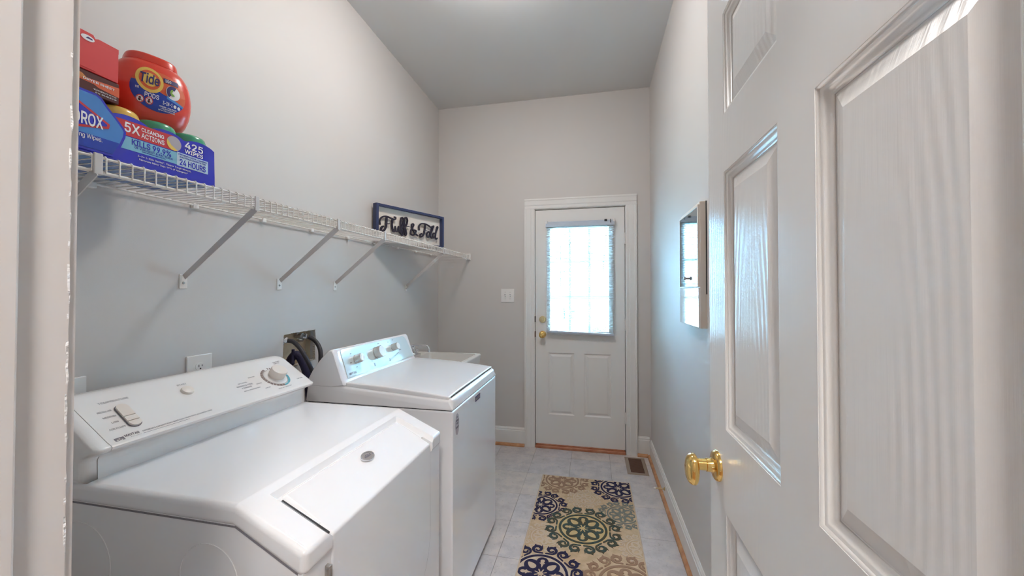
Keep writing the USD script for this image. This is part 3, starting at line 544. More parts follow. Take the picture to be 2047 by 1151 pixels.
for y, s_, rr, hh in ((1.577, 0.071, 0.0205, 0.034), (1.747, 0.074, 0.030, 0.036), (1.913, 0.079, 0.0195, 0.034)):
    O = WO + np.array([0, y, 0]) + WV * s_ + WW * 0.0012
    kn = part(wc, 'control_knob', [lathe([(0, 0), (rr * 1.02, 0), (rr * 1.02, 0.004), (rr * 0.92, 0.005), (rr * 0.92, 0.009), (rr, 0.010), (rr * 0.97, hh - 0.003), (rr * 0.90, hh), (0, hh)], O, WW, 36)], 'brushed_steel', smooth=35, label='brushed silver knob')
    part(kn, 'knob_face', [lathe([(0, hh), (rr * 0.88, hh), (rr * 0.85, hh + 0.0012), (0, hh + 0.0012)], O, WW, 36)], 'plastic_white', smooth=35)
part(wa, 'brand_badge', [frame_of(flat(sbox(0, 0, 0.074, 0.024), 0.0015), (WX, 1.742, 0.818), (0, 1, 0), (0, 0, 1))], 'ink_navy', label='dark blue name badge on the front')
part(wa, 'badge_lettering', [frame_of(at(text('MAYTAG', 0.014, 0.064), 0.005, 0.005), (WX + 0.0016, 1.742, 0.818), (0, 1, 0), (0, 0, 1))], 'brushed_steel')
st = part(wa, 'sticker', [frame_of(flat(ellipse(0, 0, 0.020, 0.043), 0.0006), (WX, 1.493, 0.796), (0, 1, 0), (0, 0, 1))], 'sticker_gray', label='grey oval sticker')
lines = [at(text(t_, 0.0075, w_), -w_ / 2, z_) for t_, w_, z_ in (('10', 0.012, 0.026), ('YEAR LIMITED', 0.030, 0.012), ('PARTS', 0.020, 0.000), ('WARRANTY', 0.032, -0.016))]
part(st, 'sticker_lettering', [frame_of(trimesh.util.concatenate(lines), (WX + 0.0007, 1.493, 0.796), (0, 1, 0), (0, 0, 1)), frame_of(flat(ellipse(0, 0, 0.020, 0.043).difference(ellipse(0, 0, 0.0188, 0.0418)), 0.0004), (WX + 0.0006, 1.493, 0.796), (0, 1, 0), (0, 0, 1))], 'ink_gray')

# ------------------------------------------------------------------ laundry sink in the far corner
sk = thing('utility_sink', 'white plastic laundry tub with a chrome faucet in the far left corner', 'sink', base=(-1.125, 2.61, 0))
basin = sub(hull([(x, y, z, 0.012) for x, y, z in [(a, b, 0.848) for a in (-1.386, -0.878) for b in (2.332, 2.888)] + [(a, b, 0.50) for a in (-1.36, -0.93) for b in (2.37, 2.85)]]),
    hull([(x, y, z, 0.02) for x, y, z in [(a, b, 0.90) for a in (-1.275, -0.912) for b in (2.365, 2.855)] + [(a, b, 0.545) for a in (-1.25, -0.955) for b in (2.40, 2.82)]]))
part(sk, 'basin', basin, 'sink_plastic', smooth=35)
for x in (-1.33, -0.95):
    for y in (2.39, 2.83): part(sk, 'leg', tube([(x, y, 0.0), (x, y, 0.56)], 0.016, 10), 'sink_plastic', smooth=60)
fc = part(sk, 'faucet', [rb(-1.345, -1.285, 2.555, 2.70, 0.858, 0.880, 0.006), lathe([(0, 0), (0.022, 0), (0.020, 0.010), (0.015, 0.014), (0.015, 0.045), (0.018, 0.050), (0.016, 0.062), (0, 0.064)], (-1.315, 2.63, 0.875), n=24)], 'chrome', smooth=40, label='chrome faucet')
part(fc, 'spout', tube(smooth_path([(-1.335, 2.63, 0.905), (-1.33, 2.63, 0.937), (-1.30, 2.63, 0.951), (-1.25, 2.63, 0.953), (-1.21, 2.63, 0.948), (-1.193, 2.63, 0.932), (-1.188, 2.63, 0.912)]), 0.0078, 10), 'chrome', smooth=60)
part(fc, 'spout_tip', lathe([(0, 0), (0.011, 0), (0.011, 0.018), (0.008, 0.022), (0, 0.022)], (-1.188, 2.63, 0.902), n=18), 'chrome', smooth=40)
for y in (2.575, 2.685): part(fc, 'faucet_handle', uni(lathe([(0, 0), (0.013, 0), (0.013, 0.02), (0.016, 0.024), (0.014, 0.036), (0, 0.038)], (-1.315, y, 0.878), n=18), rb(-1.319, -1.311, y - 0.022, y + 0.022, 0.902, 0.910, 0.003)), 'chrome', smooth=40)

# ------------------------------------------------------------------ valves and hoses in the hole
def valve(y, z, xo, label):
    t = thing('water_valve', label, 'valve', base=(xo, y, z))
    part(t, 'valve_body', [lathe([(0, -0.05), (0.009, -0.05), (0.009, -0.02), (0.014, -0.018), (0.014, 0.0), (0.010, 0.002), (0, 0.002)], (xo, y, z), (1, 0, 0), 20), tube([(xo - 0.03, y, z), (xo - 0.03, y, z + 0.12)], 0.008, 10)], 'galvanized', smooth=40)
    part(t, 'valve_handle', [lathe([(0, 0), (0.016, 0), (0.018, 0.004), (0.014, 0.009), (0, 0.010)], (xo - 0.012, y - 0.005, z - 0.018), (0.3, -0.2, -1), 8)], 'galvanized', smooth=30)
    part(t, 'coupling', [lathe([(0, 0), (0.0135, 0), (0.0150, 0.003), (0.0150, 0.015), (0.0125, 0.018), (0, 0.018)], (xo + 0.002, y, z), (0.85, 0.5, -0.15), 6)], 'chrome', label='shiny hose coupling')
valve(1.508, 1.118, -1.410, 'steel water valve at the left edge of the wall hole')
valve(1.640, 1.122, -1.418, 'steel water valve at the top right of the wall hole')
solo('fill_hose', tube(smooth_path([(-1.397, 1.517, 1.116), (-1.37, 1.522, 1.111), (-1.345, 1.520, 1.097), (-1.318, 1.515, 1.076), (-1.298, 1.514, 1.049), (-1.286, 1.518, 1.026), (-1.276, 1.526, 0.995), (-1.268, 1.536, 0.956), (-1.262, 1.56, 0.86), (-1.258, 1.60, 0.76)]), 0.0098, 10), 'hose_black', 'black rubber fill hose curving down from the left valve in the wall hole', 'hose', smooth=60)
solo('fill_hose', tube(smooth_path([(-1.403, 1.661, 1.117), (-1.385, 1.679, 1.100), (-1.365, 1.681, 1.079), (-1.345, 1.674, 1.053), (-1.335, 1.666, 1.030), (-1.330, 1.660, 1.003), (-1.320, 1.650, 0.965), (-1.29, 1.66, 0.86), (-1.258, 1.68, 0.76)]), 0.0105, 10), 'hose_black', 'black rubber fill hose curving down from the right valve in the wall hole', 'hose', smooth=60)
dh = thing('drain_hose', 'thick navy drain hose hooked into the wall hole between the fill hoses', 'hose', base=(-1.37, 1.56, 1.0))
part(dh, 'hose_bend', tube(smooth_path([(-1.425, 1.552, 0.985), (-1.410, 1.555, 1.018), (-1.398, 1.558, 1.036), (-1.385, 1.562, 1.043), (-1.370, 1.568, 1.030), (-1.357, 1.571, 1.006), (-1.346, 1.575, 0.977), (-1.338, 1.576, 0.945), (-1.333, 1.58, 0.91), (-1.325, 1.585, 0.80), (-1.30, 1.59, 0.45)]), 0.0185, 12), 'hose_navy', smooth=60)
part(dh, 'hose_strap', [tube(smooth_path([(-1.398, 1.546, 1.025), (-1.390, 1.546, 1.052), (-1.388, 1.546, 1.070)]), 0.0065, 8), hull([(-1.398, 1.545, 1.015, 0.009), (-1.386, 1.540, 1.005, 0.009), (-1.392, 1.548, 1.045, 0.008)])], 'hose_navy', smooth=50)

# ------------------------------------------------------------------ wire shelf
SHY0, SHY1 = 0.315, 3.288
def dz(y): return 1.648 + 0.0135 * (y - 0.6)          # deck height; the shelf rises a little to the back
XF, XBK = -1.100, -1.388
sh = thing('wire_shelf', 'long white wire shelf on angled braces along the left wall', 'shelf', base=(-1.25, 1.8, 1.66))
def railm(x, dzz, rr): return tube([(x, SHY0, dz(SHY0) + dzz), (x, SHY1, dz(SHY1) + dzz)], rr, 8)
part(sh, 'front_rail', railm(XF, -0.003, 0.0030), 'wire_white', smooth=60); part(sh, 'front_rail', railm(XF, -0.036, 0.0034), 'wire_white', smooth=60)
part(sh, 'back_rail', railm(XBK, -0.004, 0.0032), 'wire_white', smooth=60); part(sh, 'middle_rail', railm(-1.245, -0.004, 0.0028), 'wire_white', smooth=60)
y = SHY0 + 0.012
while y < SHY1:
    z = dz(y)
    part(sh, 'deck_wire', tube([(XBK - 0.004, y, z + 0.0015), (XF + 0.001, y, z + 0.0015), (XF + 0.0042, y, z - 0.002), (XF + 0.0042, y, z - 0.038)], 0.0018, 5), 'wire_white')
    y += 0.0254
for yb_ in (0.640, 1.055, 1.470, 1.852, 2.670):
    z = dz(yb_); p0, p1 = np.array([XL + 0.010, 1.392]), np.array([XF + 0.006, z - 0.038]); u = (p1 - p0) / np.linalg.norm(p1 - p0); w = np.array([-u[1], u[0]]) * 0.0115
    b = part(sh, 'support_brace', fixn(prism([tuple(p0 - w * 0.8), tuple(p1 - w), tuple(p1 + w), tuple(p0 + w * 0.8)], 'y', yb_ - 0.004, yb_ - 0.0015)), 'bracket_metal')
    part(b, 'mounting_foot', rb(XL - 0.001, XL + 0.003, yb_ - 0.012, yb_ + 0.014, 1.352, 1.402, 0.0015), 'wire_white')
    part(b, 'screw', lathe([(0, 0), (0.0048, 0), (0.004, 0.002), (0, 0.0025)], (XL + 0.003, yb_ + 0.001, 1.372), (1, 0, 0), 12), 'galvanized')
    part(b, 'brace_hook', [rb(XF + 0.0055, XF + 0.0105, yb_ - 0.008, yb_ + 0.008, z - 0.044, z + 0.004, 0.0015)], 'bracket_metal')
for yc in np.arange(0.80, 3.2, 0.288):
    part(sh, 'wall_clip', [rb(XL - 0.001, XL + 0.016, yc - 0.010, yc + 0.010, dz(yc) - 0.016, dz(yc) + 0.002, 0.003)], 'plastic_white')
part(sh, 'end_bracket', [rb(XF - 0.03, XF + 0.016, YB - 0.010, YB + 0.0005, dz(YB) - 0.046, dz(YB) + 0.012, 0.003), rb(XF - 0.005, XF + 0.010, YB - 0.03, YB - 0.008, dz(YB) - 0.044, dz(YB) - 0.035, 0.002)], 'plastic_white')

# ------------------------------------------------------------------ wipes multipack on the shelf
UY, UZ = np.array([0, 1.0, 0]), np.array([0, 0, 1.0])
zs = dz(0.935) + 0.0040
wpk = thing('wipes_multipack', 'blue shrink-wrapped pack of cleaning wipes canisters on the wire shelf', 'wipes pack', base=(-1.24, 0.72, zs))
yc_list = (0.545, 0.630, 0.718, 0.806, 0.890); RC = 0.0425
plan = unary_union([Point(-1.1690, q).buffer(RC + 0.002, 12) for q in yc_list] + [Point(-1.300, q).buffer(RC + 0.002, 12) for q in yc_list])
plan = plan.buffer(0.08, 12).buffer(-0.0815, 12)
body = prism(plan, 'z', zs, zs + 0.098)
prof_top = [(0.500, zs)] + [(yy, zs + 0.104 + 0.014 * abs(math.sin(math.pi * (yy - 0.5025) / 0.0863)) ** 0.6) for yy in np.linspace(0.503, 0.932, 60)] + [(0.935, zs)]
XWF = -1.1215
part(wpk, 'canister_bodies', uni(body, *[prism(Point(x, q).buffer(RC, 16), 'z', zs + 0.05, zs + 0.118) for q in yc_list for x in (-1.1690, -1.300)]), 'film_light', smooth=30, label='light blue film-wrapped canisters')
part(wpk, 'front_film', fixn(prism(Polygon(prof_top), 'x', XWF - 0.012, XWF)), 'film_blue', label='deep blue printed front of the film')
for q, x, m_ in ((0.545, -1.1690, 'lid_yellow'), (0.630, -1.1690, 'lid_yellow'), (0.718, -1.1690, 'lid_yellow'), (0.806, -1.1690, 'lid_green'), (0.890, -1.1690, 'lid_green'), (0.545, -1.300, 'lid_yellow'), (0.630, -1.300, 'lid_green'), (0.718, -1.300, 'lid_yellow'), (0.806, -1.300, 'lid_green'), (0.890, -1.300, 'lid_green')):
    part(wpk, 'canister_lid', lathe([(0, 0.100), (RC, 0.100), (RC + 0.0005, 0.126), (RC - 0.002, 0.134), (RC - 0.006, 0.138), (0, 0.139)], (x, q, zs), n=28), m_, smooth=45, label='yellow lid' if m_ == 'lid_yellow' else 'green lid')
def onf(m, y, z, w=0.0): return frame_of(m, (XWF + w, y, z), UY, UZ)
def P(*a): return Polygon(a)
def zy(u): return zs + u
redp = P((0.683, zy(0.104)), (0.740, zy(0.107)), (0.818, zy(0.110)), (0.822, zy(0.070)), (0.760, zy(0.069)), (0.704, zy(0.068)))
part(wpk, 'red_panel', onf(flat(redp, 0.0005), 0, 0), 'red_print')
part(wpk, 'light_panel', onf(flat(P((0.704, zy(0.066)), (0.760, zy(0.067)), (0.827, zy(0.068)), (0.827, zy(0.035)), (0.760, zy(0.035)), (0.694, zy(0.034))), 0.0005), 0, 0), 'pale_blue_print')
part(wpk, 'hours_panel', onf(flat(sbox(0.827, zy(0.033), 0.913, zy(0.0705)), 0.0006), 0, 0), 'ice_blue_print')
part(wpk, 'round_picture', onf(flat(ellipse(0.819, zy(0.0895), 0.0185, 0.0195), 0.0008), 0, 0), 'sticker_gray', label='round grey picture with a yellow edge')
part(wpk, 'picture_edge', onf(flat(ellipse(0.819, zy(0.0895), 0.0185, 0.0195).intersection(P((0.799, zy(0.10)), (0.799, zy(0.06)), (0.828, zy(0.06)), (0.828, zy(0.073)), (0.812, zy(0.083)))), 0.0010), 0, 0), 'yellow_print')
prints(wpk, 'white_lettering', [onf(text('5X', 0.0225, 0.032), 0.7065, zy(0.078), .0006), onf(text('CLEANING', 0.0090, 0.052), 0.742, zy(0.0915), .0006), onf(text('ACTIONS', 0.0115, 0.053), 0.742, zy(0.0755), .0006), onf(text('425', 0.0180, 0.051), 0.847, zy(0.0885), .0006), onf(text('WIPES', 0.0105, 0.051), 0.847, zy(0.0745), .0006),
    onf(text('3-in-1: Kills Germs*, Cleans Tough Messes,', 0.0046, 0.130, False), 0.735, zy(0.0245), .0004), onf(text('Removes More Than 99% of Allergens*', 0.0046, 0.118, False), 0.738, zy(0.0160), .0004)], 'ink_white', label='white lettering')
prints(wpk, 'navy_lettering', [onf(text('KILLS 99.9%', 0.0140, 0.090), 0.722, zy(0.0500), .0006), onf(text('OF VIRUSES* & BACTERIA', 0.0056, 0.088, False), 0.728, zy(0.0425), .0006), onf(text('CORONAVIRUS PREVENTION', 0.0026, 0.054, False), 0.744, zy(0.0380), .0006),
    onf(text('PREVENTS ODOR-CAUSING', 0.0042, 0.078, False), 0.831, zy(0.0635), .0007), onf(text('BACTERIA GROWTH FOR', 0.0042, 0.072, False), 0.834, zy(0.0570), .0007), onf(text('24 HOURS', 0.0160, 0.072), 0.834, zy(0.0370), .0007)], 'film_blue', label='dark blue lettering')
half = [(0.044, 0.1385), (0.054, 0.133), (0.066, 0.117), (0.080, 0.102), (0.097, 0.081), (0.1015, 0.072), (0.1000, 0.058), (0.092, 0.034), (0.078, 0.004)]
lens = Polygon([(0.605 + u, zy(v)) for u, v in half] + [(0.605 - u, zy(v)) for u, v in half[::-1]]).buffer(0.006, 8).buffer(-0.006, 8)
xl_ = XWF
lm = thing_l = part(wpk, 'front_bulge', [frame_of(flat(lens, 0.006), (XWF, 0, 0), UY, UZ)], 'film_blue', smooth=False, label='bulging brand label at the left end of the pack')
part(lm, 'bulge_face', [frame_of(flat(lens.buffer(-0.0055), 0.0015), (XWF + 0.0055, 0, 0), UY, UZ)], 'sky_blue_print')
part(lm, 'lower_band', [frame_of(flat(lens.buffer(-0.0055).intersection(sbox(0, 0, 2, zy(0.040))), 0.0004), (XWF + 0.0071, 0, 0), UY, UZ)], 'blue_print')
dia = P((0.524, zy(0.077)), (0.605, zy(0.116)), (0.674, zy(0.077)), (0.672, zy(0.066)), (0.605, zy(0.046)), (0.526, zy(0.066))).buffer(-0.003).buffer(0.003)
part(lm, 'logo_frame', [frame_of(flat(dia, 0.0006), (XWF + 0.0071, 0, 0), UY, UZ)], 'red_print')
part(lm, 'logo_field', [frame_of(flat(dia.buffer(-0.0052), 0.0010), (XWF + 0.0071, 0, 0), UY, UZ)], 'film_blue')
part(lm, 'logo_lettering', [frame_of(at(text('CLOROX', 0.0265, 0.079, True), 0, 0), (XWF + 0.0083, 0.5815, zy(0.0600)), UY, UZ)], 'ink_white')
part(lm, 'label_lettering', [frame_of(text('Disinfecting Wipes.', 0.0095, 0.080, False), (XWF + 0.0077, 0.580, zy(0.0300)), UY, UZ)], 'ink_white')

# ------------------------------------------------------------------ cartons and detergent tub on top of the wipes
zt = zs + 0.1395
bx1 = thing('dryer_sheet_box', 'dark maroon carton with an orange banner under the red carton', 'box', base=(-1.24, 0.61, zt))
part(bx1, 'carton', rb(-1.345, -1.132, 0.520, 0.7015, zt, zt + 0.050, 0.0015), 'maroon_card')
part(bx1, 'banner', [frame_of(flat(P((0.525, zt + 0.046), (0.632, zt + 0.041), (0.640, zt + 0.034), (0.7015, zt + 0.0405), (0.7015, zt + 0.0165), (0.662, zt + 0.021), (0.654, zt + 0.025), (0.525, zt + 0.032)), 0.0005), (-1.132, 0, 0), UY, UZ)], 'orange_red_print')
part(bx1, 'banner_edge', [frame_of(flat(P((0.525, zt + 0.046), (0.632, zt + 0.041), (0.645, zt + 0.030), (0.640, zt + 0.029), (0.525, zt + 0.035)), 0.0008), (-1.132, 0, 0), UY, UZ)], 'orange_print')
prints(bx1, 'lettering', [frame_of(text('DRYER SHEET', 0.0050, 0.058), (-1.1312, 0.6340, zt + 0.0285), UY, UZ), frame_of(text('HELPS REDUCE STATIC', 0.0032, 0.044, False), (-1.1314, 0.6520, zt + 0.0125), UY, UZ), frame_of(text('80 SHEETS', 0.0030, 0.040, False), (-1.1314, 0.6560, zt + 0.0065), UY, UZ)], 'ink_white')
zr = zt + 0.051
bx2 = thing('red_carton', 'bright red carton with a small white oval emblem, on the maroon box', 'box', base=(-1.24, 0.61, zr))
part(bx2, 'carton', rb(-1.345, -1.130, 0.520, 0.6985, zr, zr + 0.072, 0.0015), 'red_card')
part(bx2, 'top_flap', [frame_of(flat(P((0.522, zr + 0.071), (0.522, zr + 0.088), (0.650, zr + 0.087), (0.654, zr + 0.080), (0.660, zr + 0.083), (0.6985, zr + 0.082), (0.6985, zr + 0.071)), 0.0012), (-1.1312, 0, 0), UY, UZ)], 'red_card')
part(bx2, 'tear_panel', [frame_of(flat(P((0.535, zr + 0.006), (0.655, zr + 0.004), (0.650, zr + 0.030), (0.640, zr + 0.045), (0.620, zr + 0.050), (0.535, zr + 0.050)), 0.0008), (-1.130, 0, 0), UY, UZ)], 'red_card')
oe = part(bx2, 'oval_emblem', [frame_of(flat(unary_union([ellipse(0.640, zr + 0.0735, 0.012, 0.0065), ellipse(0.612, zr + 0.0735, 0.012, 0.0065)]), 0.0006), (-1.1295, 0, 0), UY, UZ)], 'ink_white')
part(oe, 'emblem_stripe', [frame_of(flat(P((0.636, zr + 0.0722), (0.648, zr + 0.0722), (0.648, zr + 0.0752), (0.640, zr + 0.0765)), 0.0009), (-1.1295, 0, 0), UY, UZ)], 'ink_navy')

tb = thing('detergent_tub', 'glossy red-orange laundry pods tub with a round blue label on the wipes pack', 'detergent tub', base=(-1.2295, 0.839, zt))
AY, AX, TCX, TCY = 0.0865, 0.075, -1.2295, 0.834
TA = math.radians(-22); TR = np.array([[math.cos(TA), -math.sin(TA)], [math.sin(TA), math.cos(TA)]]); ZS = 1.12
def tturn(v):
    v = np.array(v, float); v[:, :2] = (v[:, :2] - [TCX, TCY]) @ TR.T + [TCX, TCY]; v[:, 2] = zt + (v[:, 2] - zt) * ZS; return v
def tprof(z): return float(np.interp(z, [0, 0.004, 0.012, 0.025, 0.045, 0.065, 0.085, 0.105, 0.120, 0.135, 0.147, 0.156], [0.60, 0.68, 0.78, 0.87, 0.95, 0.99, 1.0, 0.98, 0.945, 0.885, 0.80, 0.69]))
def rings_mesh(zsn, scl, n=72, e=2.7):
    v, f = [], []
    for z, s_ in zip(zsn, scl):
        for k in range(n):
            a = 2 * math.pi * k / n; c, q = math.cos(a), math.sin(a)
            v.append((TCX + AX * s_ * np.sign(c) * abs(c) ** (2 / e), TCY + AY * s_ * np.sign(q) * abs(q) ** (2 / e), zt + z))
    for i in range(len(zsn) - 1):
        for k in range(n):
            j = (k + 1) % n; f += [[i * n + k, i * n + j, (i + 1) * n + j], [i * n + k, (i + 1) * n + j, (i + 1) * n + k]]
    c0, c1 = len(v), len(v) + 1; v += [(TCX, TCY, zt + zsn[0]), (TCX, TCY, zt + zsn[-1])]; m_ = (len(zsn) - 1) * n
    for k in range(n): j = (k + 1) % n; f += [[c0, j, k], [c1, m_ + k, m_ + j]]
    return trimesh.Trimesh(tturn(v), f, process=False)
zz_ = np.linspace(0, 0.156, 40)
part(tb, 'tub_body', rings_mesh(zz_, [tprof(z) for z in zz_]), 'red_plastic', smooth=50)
part(tb, 'tub_lid', rings_mesh([0.154, 0.157, 0.159, 0.172, 0.176, 0.178], [0.60, 0.655, 0.66, 0.635, 0.615, 0.58]), 'red_plastic', smooth=50)
def conform(poly_or_mesh, w, th=0.0005):
    m = flat(poly_or_mesh, th) if hasattr(poly_or_mesh, 'geom_type') else poly_or_mesh
    m = m.subdivide_to_size(0.007) if m.extents.max() > 0.008 else m
    v = np.array(m.vertices) * [0.81, 0.98, 1] + [-0.0065, 0.0820 - 0.0647, 0]; out = []
    for u, z, d in v:
        s_ = tprof(z); q = min(abs(u) / (AY * s_), 0.999)
        out.append((TCX + AX * s_ * (1 - q ** 2.7) ** (1 / 2.7) + w + d, TCY + u, zt + z))
    return trimesh.Trimesh(tturn(out), m.faces, process=False)
lab = affinity.rotate(ellipse(0.012, 0.066, 0.072, 0.050), 3)
part(tb, 'label', conform(lab, 0.0004), 'orange_red_print')
part(tb, 'label_blue', conform(lab.intersection(P((-0.2, 0.082), (-0.03, 0.080), (0.02, 0.062), (0.05, 0.056), (0.09, 0.044), (0.2, 0.044), (0.2, -0.1), (-0.2, -0.1))), 0.0010), 'blue_print')
part(tb, 'label_splash', conform(lab.intersection(P((0.03, 0.062), (0.05, 0.056), (0.09, 0.044), (0.10, 0.038), (0.06, 0.047), (0.03, 0.054))), 0.0014), 'sky_blue_print')
part(tb, 'logo_ring', conform(ellipse(-0.013, 0.088, 0.0345, 0.0315), 0.0016), 'yellow_print')
part(tb, 'logo_ring', conform(ellipse(-0.013, 0.088, 0.0265, 0.0240), 0.0022), 'orange_red_print')
part(tb, 'logo_ring', conform(ellipse(-0.013, 0.088, 0.0190, 0.0170), 0.0028), 'yellow_print')
def tl(s, h, w, u, z, off, slant=0.15, grow=None): return conform(at(text(s, h, w, True, slant), u, z), off)
part(tb, 'logo_lettering', [tl('Tide', 0.0245, 0.049, -0.0395, 0.0775, 0.0036)], 'ink_navy')
prints(tb, 'white_lettering', [tl('PODS', 0.0105, 0.036, -0.026, 0.0445, 0.0018, 0.05), tl('100', 0.0075, 0.016, 0.026, 0.0955, 0.0020, 0.0), tl('3-IN-1', 0.0085, 0.026, 0.020, 0.0375, 0.0018, 0), tl('DETERGENT + STAIN REMOVER', 0.0030, 0.046, 0.012, 0.0300, 0.0016, 0), tl('+ COLOR PROTECTOR', 0.0030, 0.040, 0.014, 0.0255, 0.0016, 0), tl('KEEP OUT OF REACH OF CHILDREN', 0.0026, 0.044, 0.010, 0.0212, 0.0016, 0), tl('HE', 0.005, 0.008, -0.047, 0.060, 0.0016, 0)] + [conform(ellipse(0.053 + 0.011 * k, 0.0405 - 0.001 * k, 0.0042, 0.0042), 0.0016) for k in range(2)] + [conform(ellipse(u, 0.036, 0.0098, 0.0092), 0.0014) for u in (-0.036, -0.014)], 'ink_white', label='white lettering and marks')
prints(tb, 'warning_ring', [conform(ellipse(u, 0.036, 0.0098, 0.0092).difference(ellipse(u, 0.036, 0.0080, 0.0074)).union(affinity.rotate(sbox(u - 0.008, 0.0354, u + 0.008, 0.0366), -40, origin=(u, 0.036))), 0.0020) for u in (-0.036, -0.014)], 'red_print')
prints(tb, 'warning_figure', [conform(unary_union([ellipse(u, 0.038, 0.0022, 0.003), ellipse(u - 0.001, 0.034, 0.003, 0.0032)]), 0.0018) for u in (-0.036, -0.014)], 'black_and_gap_shade')
part(tb, 'count_banner', conform(sbox(0.022, 0.0935, 0.062, 0.1050).intersection(lab), 0.0014), 'ink_navy')
part(tb, 'pod_picture', conform(ellipse(0.047, 0.073, 0.0195, 0.0175), 0.0016), 'ink_white')
part(tb, 'pod_picture', conform(arc(0.007, 0.0175, 60, 230).buffer(0).__class__(np.array(arc(0.007, 0.0175, 60, 230).exterior.coords) + [0.047, 0.073]), 0.0022), 'ink_navy')
part(tb, 'pod_picture', conform(Polygon(np.array(arc(0.003, 0.0085, 100, 300).exterior.coords) + [0.047, 0.073]), 0.0026), 'pod_green')

# ------------------------------------------------------------------ framed word sign on the shelf
ST = np.array([0.4174, 0.9087, 0]); SO = np.array([-1.353, 2.187, 0]); SN = np.array([ST[1], -ST[0], 0])
zb0 = 1.681
sg = thing('word_sign', 'navy framed wooden word sign standing at an angle on the wire shelf', 'sign', base=(-1.23, 2.45, zb0))
def ons(m, w): return frame_of(m, SO + SN * w, ST, UZ, SN)
part(sg, 'frame', ons(flat(sbox(0.0, zb0, 0.583, 1.917).difference(sbox(0.017, zb0 + 0.013, 0.566, 1.903)), 0.036), -0.034), 'sign_blue')
part(sg, 'board', ons(flat(sbox(0.016, zb0 + 0.012, 0.567, 1.904), 0.005), -0.033), 'sign_board')
ST_ = [[(0.036,1.785),(0.034,1.809),(0.047,1.83),(0.072,1.842),(0.1,1.841),(0.134,1.834),(0.152,1.834),(0.157,1.845),(0.147,1.849)],[(0.087,1.841),(0.085,1.804),(0.08,1.772),(0.068,1.75),(0.055,1.741),(0.043,1.749),(0.05,1.767),(0.06,1.773)],[(0.077,1.793),(0.108,1.798)],[(0.133,1.832),(0.128,1.799),(0.132,1.767),(0.14,1.752),(0.153,1.757),(0.156,1.774)],[(0.154,1.786),(0.154,1.762),(0.164,1.754),(0.175,1.764),(0.18,1.79),(0.182,1.765),(0.192,1.748)],[(0.192,1.754),(0.215,1.807),(0.221,1.84),(0.211,1.855),(0.2,1.845),(0.198,1.801),(0.201,1.755),(0.208,1.735),(0.216,1.741),(0.213,1.765),(0.207,1.781)],[(0.222,1.783),(0.246,1.812),(0.254,1.843),(0.245,1.86),(0.232,1.852),(0.229,1.805),(0.231,1.759),(0.238,1.738),(0.245,1.749),(0.241,1.773),(0.233,1.787)],[(0.218,1.796),(0.268,1.803)],[(0.345,1.747),(0.311,1.77),(0.293,1.802),(0.29,1.818),(0.3,1.826),(0.309,1.819),(0.298,1.798),(0.284,1.775),(0.283,1.753),(0.301,1.746),(0.319,1.758),(0.33,1.779),(0.314,1.784)],[(0.358,1.791),(0.354,1.815),(0.371,1.835),(0.4,1.841),(0.434,1.837),(0.468,1.824),(0.491,1.829),(0.493,1.838)],[(0.412,1.836),(0.408,1.8),(0.4,1.768),(0.385,1.749),(0.369,1.744),(0.366,1.757),(0.379,1.765)],[(0.4,1.787),(0.428,1.794)],[(0.437,1.786),(0.426,1.767),(0.434,1.749),(0.448,1.752),(0.458,1.771),(0.448,1.788),(0.437,1.786)],[(0.457,1.766),(0.477,1.8),(0.487,1.829),(0.477,1.831),(0.469,1.799),(0.465,1.763),(0.474,1.745),(0.483,1.752)],[(0.507,1.782),(0.493,1.784),(0.485,1.765),(0.492,1.749),(0.507,1.759),(0.517,1.797),(0.534,1.831),(0.527,1.835),(0.516,1.796),(0.511,1.759),(0.519,1.743),(0.529,1.752)]]
RAD = [0.0055, 0.0075, 0.003, 0.0070, 0.0050, 0.0058, 0.0058, 0.0025, 0.0052, 0.0055, 0.0070, 0.003, 0.0055, 0.0052, 0.0052]
def word(ix): return unary_union([LineString(smooth_path(ST_[i])[:, :2] if False else smooth_path([(a, b, 0) for a, b in ST_[i]])[:, :2]).buffer(RAD[i] * 0.84) for i in ix]).simplify(0.0004)
for ix in (range(0, 8), (8,), range(9, 15)):
    part(sg, 'script_word', ons(flat(word(ix), 0.009), -0.018), 'sign_letter')

# ------------------------------------------------------------------ outlets, switch, wall cabinet
def outlet(y, z, w_, h_, label, two=True):
    t = thing('wall_outlet', label, 'outlet', base=(XL, y, z))
    part(t, 'cover_plate', rb(XL - 0.002, XL + 0.006, y - w_ / 2, y + w_ / 2, z - h_ / 2, z + h_ / 2, 0.003), 'plastic_white', smooth=30)
    for q in ((z + 0.0195, z - 0.0195) if two else (z,)):
        rc = part(t, 'receptacle', frame_of(flat(ellipse(0, 0, 0.0165, 0.0165).intersection(sbox(-0.02, -0.0135, 0.02, 0.0135)), 0.0025), (XL + 0.0058, y, q), UY, UZ), 'plastic_white')
        part(rc, 'slot', [frame_of(flat(unary_union([sbox(-0.0068, -0.002, -0.0048, 0.0065), sbox(0.0048, -0.001, 0.0066, 0.0060), ellipse(0, -0.0075, 0.0026, 0.0026)]), 0.0006), (XL + 0.0083, y, q), UY, UZ)], 'black_and_gap_shade')
    if two: part(t, 'screw', lathe([(0, 0), (0.003, 0), (0.0025, 0.0012), (0, 0.0014)], (XL + 0.006, y, z), (1, 0, 0), 10), 'galvanized')
outlet(1.114, 1.052, 0.092, 0.122, 'white duplex outlet showing above the middle of the dryer console')
outlet(0.752, 1.045, 0.095, 0.118, 'white wall plate half hidden by the door jamb above the dryer')
sw_ = thing('light_switch', 'white double toggle switch plate left of the back door', 'light switch', base=(-0.74, YB, 1.315))
